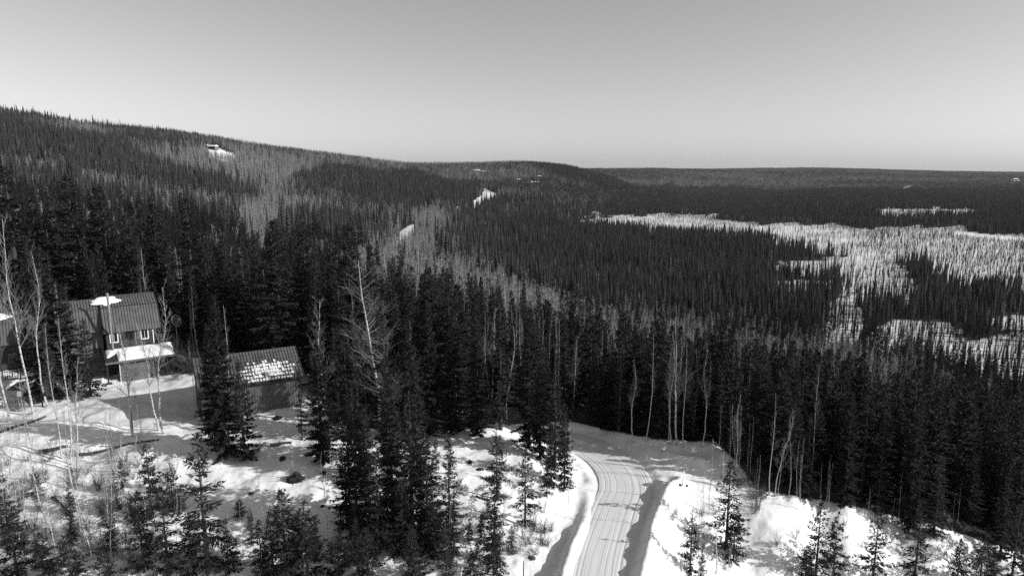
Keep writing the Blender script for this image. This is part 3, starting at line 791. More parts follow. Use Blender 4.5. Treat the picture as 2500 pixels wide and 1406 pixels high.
# snow lying on the flat porch roof and on the gambrel
def porch_snow():
    n, m_ = 40, 16
    V = []; F = []
    for j in range(m_ + 1):
        for i in range(n + 1):
            x = -.3 + 8.2 * i / n; y = -3.6 + 3.3 * j / m_
            e = min(i, n - i) / n * 8.2; e2 = min(j * 1.3, m_ - j + .6) / m_ * 3.3
            hh = .36 * (1 - math.exp(-min(e, e2) * 3.5)) + .18 * float(fbm(np.array([x / 1.3]), np.array([y / 1.3]), 9, 3)[0])
            if x < 1.0 and y < -2.2 + x: hh = -.05
            V.append((x, y + .12 * float(fbm(np.array([x * 1.2]), np.array([0.]), 4, 2)[0]), 3.45 + 1.0 * (y + 3.6) / 3.58 + max(hh, -.04)))
    for j in range(m_):
        for i in range(n): F.append((j * (n + 1) + i, j * (n + 1) + i + 1, (j + 1) * (n + 1) + i + 1, (j + 1) * (n + 1) + i))
    b = MB(); b.add(V, F); o = b.build('snow_blanket', M['roof_snow'], None, HL, True); o.rotation_euler = (0, 0, HT)
    tag(o, 'thick white snow blanket on the flat porch roof below the two white windows', 'snow')
porch_snow()
lump_snow('snow_patch', *local(HL, HT, .55, 2.95, 10.72), 1.7, .85, .22, .46, 'white snow patch behind the stove pipe near the ridge of the house roof', 3, HT)

# --- lower cabin at the far left
CT = R(33); CL = (-73.5, 88.5, 5.6)
cab = empty('cabin', CL, CT); tag(cab, 'metal-roofed cabin half hidden by a spruce at the far left, snow on its ridge', 'cabin')
pc = [(-.4, 5.0), (1.2, 7.6), (3.4, 8.9), (5.6, 7.6), (7.2, 5.0)]
gable_wall(0, 8.5, [(0, 5.3), (1.35, 7.5), (3.4, 8.75), (5.45, 7.5), (6.8, 5.3)], -1.5).build('wall', M['dark_siding'], cab)
rf = gambrel(-.3, 8.8, pc, .1).build('roof', M['metal_roof'], cab)
tag(seams(-.3, 8.8, pc, .1, .34).build('roof_seam', M['metal_seam'], rf), kind='stuff')
barges(cab, 8.84, pc, .1, M['trim_dark'])
window(cab, 4.8, 5.8, 2.4, 3.8, 0, .1, 'tarp'); window(cab, 6.8, 7.7, 2.4, 3.8, 0, .1, 'tarp')
lump_snow('snow_patch', *local(CL, CT, 3.4, 2.55, 8.55), 2.2, .75, .22, .55, 'white snow patch along the ridge of the far left cabin', 9, CT)

# --- dark shed at the left edge
ST = R(20); SL = (-71.2, 79.6, 5.2)
shed = empty('shed', SL, ST); tag(shed, 'plank shed with a flat roof, shade painted on its planks, cut by the left edge', 'shed')
b = MB(); b.box(0, 4.3, 0, 3.2, -1.2, 4.0); b.build('wall', M['trim_dark'], shed)
b = MB(); b.add([(-.3, -.4, 3.95), (4.6, -.4, 3.95), (4.6, 3.6, 4.7), (-.3, 3.6, 4.7), (-.3, -.4, 4.1), (4.6, -.4, 4.1), (4.6, 3.6, 4.85), (-.3, 3.6, 4.85)],
                [(0, 3, 2, 1), (4, 5, 6, 7), (0, 1, 5, 4), (1, 2, 6, 5), (2, 3, 7, 6), (3, 0, 4, 7)]); b.build('roof', M['metal_roof'], shed)
for i in range(9):
    b = MB(); b.box(.02 + i * .475, .47 + i * .475, -.04, -.002, -1.0, 3.95); b.build('plank', M['dark_siding'] if i > 1 else M['siding'], shed)  # left planks painted paler as lit, the others darker as shaded

# --- the garage
GT = R(30); GL = (-36.8, 77.5, 4.8)
gar = empty('garage', GL, GT); tag(gar, 'long grey garage with ribbed metal roof, tree shadows across its front wall', 'garage')
gp = [(-.55, 3.9), (3.75, 6.75), (8.05, 3.9)]
gable_wall(0, 11.5, [(0, 4.1), (3.75, 6.6), (7.5, 4.1)], -1.5).build('wall', M['siding'], gar)
rf = gambrel(-.4, 11.9, gp, .1).build('roof', M['metal_roof'], gar)
tag(seams(-.4, 11.9, gp, .1, .36).build('roof_seam', M['metal_seam'], rf), kind='stuff')
b = MB()
for k in range(1, 9):
    f = k / 9; y = -.55 + 4.3 * f; z = 3.9 + 2.85 * f
    b.bar((-.4, y - .055, z + .092), (11.9, y - .055, z + .092), .03, .03, (0, -.55, .83))
tag(b.build('roof_lap', M['metal_seam'], rf), kind='stuff')
barges(gar, -.43, gp, .1, M['trim_dark']); barges(gar, 11.93, gp, .1, M['trim_dark'])
b = MB(); b.box(-.4, 11.9, -.62, -.56, 3.72, 3.98); b.build('fascia', M['trim_dark'], gar)
for i in range(37):
    b = MB(); x = .08 + i * .31; b.box(x, x + .055, -.035, -.001, -1.2, 4.0); b.build('batten', M['siding'], gar)
b = MB(); b.box(4.9, 5.0, -.06, -.001, -.9, 3.9); b.build('downpipe', M['canvas'], gar)
b = MB(); b.box(-.06, -.001, 1.2, 6.2, -1, 3.0); gd = b.build('garage_door', M['trim_dark'], gar)
for k in range(4):
    b = MB(); b.box(-.09, -.061, 1.25, 6.15, -.9 + k * .98, .02 + k * .98); b.build('door_panel', M['dark_siding'], gd)
window(gar, 1.2, 2.1, 1.6, 2.6, -.0, .08, 'tarp')
# melting snow left between the ribs and laps of the roof
def roof_snow_cells():
    b = MB(); r = np.random.default_rng(4)
    for i in range(34):
        for k in range(0, 8):
            x = .0 + i * .352 - .04; f = (k + .1) / 9
            cx, cyy = (x - 7.6) / 3.6, (f - .24) / .34
            d = cx * cx + cyy * cyy + r.normal(0, .16)
            if d > 1: continue
            w_ = .335 if d < .3 else .3 * r.uniform(.7, 1.0); g = (.97 if d < .3 else r.uniform(.55, .85)) / 9
            y0 = -.55 + 4.3 * f; z0 = 3.9 + 2.85 * f; y1 = y0 + 4.3 * g; z1 = z0 + 2.85 * g
            t = .15 + .06 * r.random(); ny, nz = -.552 * t, .833 * t
            b.add([(x, y0, z0 + .09), (x + w_, y0, z0 + .09), (x + w_, y1, z1 + .09), (x, y1, z1 + .09), (x + .02, y0 + ny, z0 + nz + .03), (x + w_ - .02, y0 + ny, z0 + nz + .03), (x + w_ - .02, y1 + ny, z1 + nz - .02), (x + .02, y1 + ny, z1 + nz - .02)],
                  [(0, 3, 2, 1), (4, 5, 6, 7), (0, 1, 5, 4), (1, 2, 6, 5), (2, 3, 7, 6), (3, 0, 4, 7)])
    o = b.build('snow', M['roof_snow'], None, GL); o.rotation_euler = (0, 0, GT)
    tag(o, 'melting snow left in squares between the ribs of the garage roof', 'snow', None, 'stuff')
roof_snow_cells()

# --- things round the house
def gpos(u, v):
    g = ground(u, v); return (g[0], g[1], g[2])
# satellite dish
p = at_depth(437, 101.5)
dsh = empty('satellite_dish', (p[0], p[1], p[2]), R(35)); tag(dsh, 'large dark satellite dish on a pole beside the tarp-covered mound', 'satellite dish')
zt = CAMZ - p[1] * math.tan(PITCH + math.atan((783 - 703) / FPX)) - p[2]
b = MB(); b.tube([(0, 0, -.3), (0, 0, zt)], [.05, .05], 8); b.build('pole', M['post'], dsh)
dvz = MB(); nrm_ = Vector((.55, -.75, .35)).normalized(); q_ = nrm_.to_track_quat('Z', 'Y').to_matrix()
V = []; F = []
for j in range(7):
    rr = .86 * j / 6
    for i in range(24):
        a = 2 * math.pi * i / 24; pp = q_ @ Vector((rr * math.cos(a), rr * math.sin(a), .30 * (rr / .86) ** 2 - .1)); V.append((pp.x, pp.y, pp.z + zt))
for j in range(6):
    for i in range(24): F.append((j * 24 + i, (j + 1) * 24 + i, (j + 1) * 24 + (i + 1) % 24, j * 24 + (i + 1) % 24))
dvz.add(V, F); dvz.build('reflector', M['dish'], dsh, smooth=True)
b = MB(); ring = [q_ @ Vector((.88 * math.cos(a), .88 * math.sin(a), .2)) for a in np.linspace(0, 2 * math.pi, 25)]
b.tube([(r_.x, r_.y, r_.z + zt) for r_ in ring], [.022] * 25, 6, False); b.build('rim', M['post'], dsh)
b = MB(); f0 = q_ @ Vector((0, 0, .7))
for a in (0, 2.1, 4.2):
    e = q_ @ Vector((.7 * math.cos(a), .7 * math.sin(a), .12)); b.bar((e.x, e.y, e.z + zt), (f0.x, f0.y, f0.z + zt), .03)
b.build('feed_strut', M['post'], dsh)
b = MB(); f1 = q_ @ Vector((0, 0, .86)); b.tube([(f0.x, f0.y, f0.z + zt), (f1.x, f1.y, f1.z + zt)], [.1, .1], 8); b.build('feed_horn', M['sign'], dsh)

# tarp-covered mound
p = at_depth(430, 99.0)
def mound(name, loc, rx, ry, h, m, label, cat, seed, rz=0.0, pw=.55):
    V = []; F = []; n, k = 28, 9
    for j in range(k + 1):
        f = j / k
        for i in range(n):
            a = 2 * math.pi * i / n
            e = 1 + .35 * float(fbm(np.array([math.cos(a) * 1.7 + seed]), np.array([math.sin(a) * 1.7]), 3, 3)[0])
            z = h * (1 - f ** 2.6) ** pw + .25 * h * float(fbm(np.array([f * math.cos(a) * 2 + seed]), np.array([f * math.sin(a) * 2]), 6, 3)[0]) * (1 - f)
            V.append((rx * f * e * math.cos(a), ry * f * e * math.sin(a), z - (.35 if j == k else 0)))
    for j in range(k):
        for i in range(n): F.append((j * n + i, (j + 1) * n + i, (j + 1) * n + (i + 1) % n, j * n + (i + 1) % n))
    b = MB(); b.add(V, F); o = b.build(name, m, None, loc, True); o.rotation_euler = (0, 0, rz)
    tag(o, label, cat); return o
mound('covered_woodpile', (p[0], p[1], p[2]), 2.0, 1.6, 2.0, M['tarp'], 'woodpile under a grey tarp, a rounded mound below the satellite dish', 'woodpile', 4)

# picket railing
fa, fb = gpos(8, 930), gpos(216, 906)
fl = math.hypot(fb[0] - fa[0], fb[1] - fa[1]); fang = math.atan2(fb[1] - fa[1], fb[0] - fa[0])
fen = empty('picket_fence', fa, fang); tag(fen, 'dark picket railing in front of the cabin and the house', 'fence')
def fz(x): return float(H(np.array([fa[0] + x * math.cos(fang)]), np.array([fa[1] + x * math.sin(fang)]))[0]) - fa[2]
for k in range(6):
    x = fl * k / 5; b = MB(); b.box(x - .07, x + .07, -.07, .07, fz(x) - .5, fz(x) + 1.5); b.build('post', M['dark_wood'], fen)
for k in range(5):
    x0, x1 = fl * k / 5 + .07, fl * (k + 1) / 5 - .07
    for hh in (.25, 1.25):
        b = MB(); b.bar((x0, 0, fz(x0) + hh), (x1, 0, fz(x1) + hh), .05, .09); b.build('rail', M['dark_wood'], fen)
pk = MB(); pk.box(-.025, .025, -.065, -.026, .15, 1.4); pkm = pk.mesh('picket', M['dark_wood'])
n = int(fl / .27)
for k in range(1, n):
    x = fl * k / n; obj('picket', pkm, fen, (x, 0, fz(x)))

# play tower
PT = gpos(47, 997)
ps = empty('play_tower', PT, R(12)); tag(ps, 'wooden play tower with gable roof and a little white-framed window in the yard', 'play tower')
Wd_, Dp_ = 1.75, 1.3
for x in (-Wd_ / 2, Wd_ / 2):
    for y in (-Dp_ / 2, Dp_ / 2):
        b = MB(); b.box(x - .05, x + .05, y - .05, y + .05, -.4, 2.75); b.build('post', M['wood'], ps)
b = MB(); b.box(-Wd_ / 2, Wd_ / 2, -Dp_ / 2, Dp_ / 2, 1.0, 1.08); b.build('deck', M['wood'], ps)
b = MB(); b.bar((-Wd_ / 2, -Dp_ / 2 - .07, 2.6), (Wd_ / 2, -Dp_ / 2 - .07, 2.6), .05, .14); b.build('beam', M['wood'], ps)
b = MB(); b.bar((-Wd_ / 2, -Dp_ / 2 - .07, 1.62), (Wd_ / 2, -Dp_ / 2 - .07, 1.62), .05, .1); b.build('handrail', M['wood'], ps)
for k in range(8):
    x = -Wd_ / 2 + .13 + k * .212; b = MB(); b.box(x - .055, x + .055, -Dp_ / 2 - .1, -Dp_ / 2 - .052, 1.0, 1.57); b.build('slat', M['wood'], ps)
for k in range(3):
    b = MB(); b.box(.28, Wd_ / 2 - .05, -Dp_ / 2 - .045, -Dp_ / 2, 1.68 + k * .3, 1.96 + k * .3); b.build('plank', M['wood'], ps)
wf_ = MB(); x0, x1, z0, z1 = .36, .74, 1.95, 2.5
for q in ((x0, x1, z1 - .06, z1), (x0, x1, z0, z0 + .06), (x0, x0 + .06, z0 + .06, z1 - .06), (x1 - .06, x1, z0 + .06, z1 - .06), (.53, .57, z0 + .06, z1 - .06), (x0 + .06, .53, 2.21, 2.25), (.57, x1 - .06, 2.21, 2.25)):
    wf_.box(q[0], q[1], -Dp_ / 2 - .09, -Dp_ / 2 - .05, q[2], q[3])
wf_.build('window', M['white_trim'], ps)
b = MB(); b.add([(-1.05, -.85, 2.62), (0, -.85, 3.35), (1.05, -.85, 2.62), (-1.05, .85, 2.62), (0, .85, 3.35), (1.05, .85, 2.62), (-1.05, -.85, 2.7), (0, -.85, 3.43), (1.05, -.85, 2.7), (-1.05, .85, 2.7), (0, .85, 3.43), (1.05, .85, 2.7)],
                [(0, 1, 4, 3), (1, 2, 5, 4), (6, 9, 10, 7), (7, 10, 11, 8), (0, 6, 7, 1), (1, 7, 8, 2), (3, 4, 10, 9), (4, 5, 11, 10), (0, 3, 9, 6), (2, 8, 11, 5)]); b.build('roof', M['tarp'], ps)
b = MB(); b.add([(-.9, -.62, 2.66), (.9, -.62, 2.66), (0, -.62, 3.28)], [(0, 1, 2)]); b.add([(-.9, -.58, 2.66), (.9, -.58, 2.66), (0, -.58, 3.28)], [(0, 2, 1)]); b.build('gable', M['dark_wood'], ps)
b = MB(); b.bar((.0, -.72, .25), (.8, -.72, .75), .05, .4, (0, 0, 1)); b.build('leaning_board', M['wood'], ps)
b = MB(); b.bar((.95, 0, 1.0), (1.75, -.1, -.1), .06, .3, (1, 0, 1)); b.build('slide', M['wood'], ps)
for x in (-.6, -.25):
    b = MB(); b.box(x - .11, x + .11, -.68, -.63, -.1, .9); b.build('plank', M['wood'], ps)
b = MB(); b.box(-Wd_ / 2, Wd_ / 2, -.72, -.66, -.25, .02); b.build('sill_board', M['wood'], ps)
so = local(PT, R(12), -.52, 0, 3.08)
o = lump_snow('snow_patch', *so, .85, .62, .42, 0, 'thick snow cap on the left slope of the play tower roof', 6, R(12) + R(90)); o.rotation_euler = Matrix.Rotation(R(12), 3, 'Z').to_euler(); o.rotation_euler = (Matrix.Rotation(R(12), 3, 'Z') @ Matrix.Rotation(-math.atan(.7), 3, 'Y')).to_euler(); o.scale = (.72, 1.25, .8)

def plain_post(u, v, vt, rad, m, label, cat='post', name='wooden_post'):
    g = gpos(u, v); h = CAMZ - g[1] * math.tan(PITCH + math.atan((vt - 703) / FPX)) - g[2]
    b = MB(); b.tube([(0, 0, -.5), (0, 0, h), (0, 0, h + rad * .5)], [rad, rad, rad * .6], 8)
    o = b.build(name, m, None, g); tag(o, label, cat); return o
plain_post(104, 991, 960, .085, M['dark_wood'], 'short dark post standing in the snowy yard right of the play tower')
plain_post(92, 975, 961, .05, M['dark_wood'], 'thin stub post in the yard snow just behind the short dark post')
plain_post(1278, 1415, 1370, .045, M['dark_wood'], 'thin marker post in the snow at the bottom, left of the road')
plain_post(325, 1055, 1000, .06, M['dark_wood'], 'slim pole stuck in the bank below the garage shadow')
g = gpos(250, 932)
b = MB(); b.tube([(0, 0, -.2), (0, 0, .55)], [.22, .2], 10); pl = b.build('bucket', M['canvas'], None, (g[0], g[1], g[2])); tag(pl, 'pale bucket in front of the dark porch corner', 'bucket')
g = gpos(281, 937)
b = MB(); b.box(-.28, .28, -.25, .25, -.2, .5); b.box(-.3, .3, -.27, .27, .5, .56); o = b.build('storage_box', M['canvas'], None, (g[0], g[1], g[2])); o.rotation_euler = (0, 0, .5); tag(o, 'small pale box beside the garage shadow below the porch', 'box')

# stop sign seen edge-on from behind
g = gpos(1667, 1180)
sg = empty('road_sign', (g[0], g[1], g[2]), 0); tag(sg, 'octagonal road sign on a thin post in the snow berm beside the junction', 'road sign')
b = MB(); b.bar((0, 0, -1.0), (0, 0, 1.75), .08, .06); b.build('post', M['dark_wood'], sg)
b = MB(); ang = R(62); tx, ty = math.cos(ang), math.sin(ang)
oc = [(.39 * math.cos(R(22.5 + 45 * i)) , .39 * math.sin(R(22.5 + 45 * i))) for i in range(8)]
nx_, ny_ = ty, -tx
b.add([(tx * a + nx_ * .04, ty * a + ny_ * .04, 1.35 + c) for a, c in oc] + [(tx * a + nx_ * .048, ty * a + ny_ * .048, 1.35 + c) for a, c in oc],
      [tuple(range(8)), tuple(reversed(range(8, 16)))] + [(i, i + 8, (i + 1) % 8 + 8, (i + 1) % 8) for i in range(8)])
b.build('sign_plate', M['sign'], sg)
def boulder(u, v, s, label, seed, m='earth', name='boulder', cat='boulder', sq=.7):
    g = gpos(u, v); bm = bmesh.new(); bmesh.ops.create_icosphere(bm, subdivisions=3, radius=1)
    for q in bm.verts:
        n1 = float(fbm(np.array([q.co.x * 1.3 + seed]), np.array([q.co.y * 1.3 + q.co.z]), seed, 3)[0])
        q.co *= 1 + 1.0 * n1
        q.co.x *= s * 1.25; q.co.y *= s; q.co.z *= s * sq
    me = bpy.data.meshes.new(name); bm.to_mesh(me); bm.free(); me.materials.append(M[m])
    o = obj(name, me, None, (g[0], g[1], g[2] + s * .2)); o.rotation_euler = (0, 0, seed); tag(o, label, cat); return o
boulder(1660, 1182, .2, 'dark rock in the snow left of the road sign post', 3); boulder(1677, 1182, .15, 'dark rock in the snow right of the road sign post', 5)
boulder(677, 1020, .45, 'dark rock on the snow just below the garage wall', 7); boulder(690, 1122, .36, 'dark earth lump below the fallen log under the garage', 8)
boulder(612, 1205, .22, 'small dark clod on the snow slope under the garage', 9); boulder(790, 1157, .28, 'dark clod at the foot of the spruce right of the garage', 10)
boulder(1148, 1128, .28, 'small dark stone on the bright knoll left of the road', 12); boulder(1172, 1146, .24, 'smaller dark stone lower on the bright knoll', 13)
boulder(787, 1240, .2, 'dark clod in the shaded snow left of the spruce clump', 14); boulder(1300, 1362, .3, 'low snow-dusted rock right of the marker post', 15, 'tarp', sq=.35)
# root wad of an overturned tree
g = gpos(722, 1172)
rw = empty('root_wad', (g[0], g[1], g[2]), R(10)); tag(rw, 'black upturned root wad in the snow in the middle of the slope', 'stump')
bm = bmesh.new(); bmesh.ops.create_icosphere(bm, subdivisions=3, radius=1)
for q in bm.verts:
    q.co *= 1 + .9 * float(fbm(np.array([q.co.x * 2 + 7]), np.array([q.co.z * 2 + q.co.y]), 4, 3)[0]); q.co.x *= .85; q.co.y *= .4; q.co.z = q.co.z * .6 + .3
me = bpy.data.meshes.new('soil'); bm.to_mesh(me); bm.free(); me.materials.append(M['earth']); obj('soil', me, rw)
r = np.random.default_rng(3)
for k in range(9):
    a = r.uniform(0, 3.14); d = np.array([math.cos(a), r.normal(-.3, .2), math.sin(a) * .8]); b = MB()
    p0 = np.array([0, 0, .3]) + d * .4
    b.tube([tuple(p0), tuple(p0 + d * .5), tuple(p0 + d * .85 + r.normal(0, .12, 3))], [.07, .045, .015], 5, False); b.build('root', M['log'], rw)
# fallen logs; the left edge one is added as a dark ditch shadow
def fallen(u0, v0, u1, v1, rad, label, lift=.1):
    a = gpos(u0, v0); c = gpos(u1, v1); n = 7; pts = []
    for k in range(n):
        f = k / (n - 1); x = a[0] + (c[0] - a[0]) * f; y = a[1] + (c[1] - a[1]) * f
        pts.append((x - a[0], y - a[1], float(H(np.array([x]), np.array([y]))[0]) - a[2] + lift))
    for k in range(1, n - 1): pts[k] = (pts[k][0], pts[k][1], pts[k][2] * .6 + .4 * (pts[k - 1][2] + pts[k + 1][2]) / 2)
    o = empty('fallen_log', a, 0); tag(o, label, 'log', None)
    b = MB(); b.tube(pts, [rad * (1 - .45 * k / (n - 1)) for k in range(n)], 8); b.build('stem', M['log'], o)
    rr = np.random.default_rng(int(u0))
    for k in range(5):
        q = np.array(pts[rr.integers(1, n - 1)]); d = np.array([rr.normal(), rr.normal(), abs(rr.normal()) + .4]); d /= np.linalg.norm(d)
        b = MB(); b.tube([tuple(q), tuple(q + d * rr.uniform(.3, .9))], [.035, .012], 4, False); b.build('branch_stub', M['log'], o)
fallen(186, 1112, 388, 1074, .17, 'long fallen log lying up the snow bank below the garage shadow', .15)
fallen(660, 1092, 712, 1082, .24, 'short dark log on the snow just below the garage'); fallen(96, 1104, 166, 1092, .3, 'thick dark log along the lower edge of the yard')
fallen(2, 1058, 112, 1017, .2, 'log added as the ditch shadow at the left edge below the play tower'); fallen(128, 1216, 182, 1262, .13, 'dark leaning log among the thin saplings lower left')
fallen(1830, 1168, 1862, 1178, .12, 'thin log over the edge of the right embankment', .3); fallen(1162, 1210, 1196, 1226, .08, 'thin stick lying on the bright snow left of the road bank')

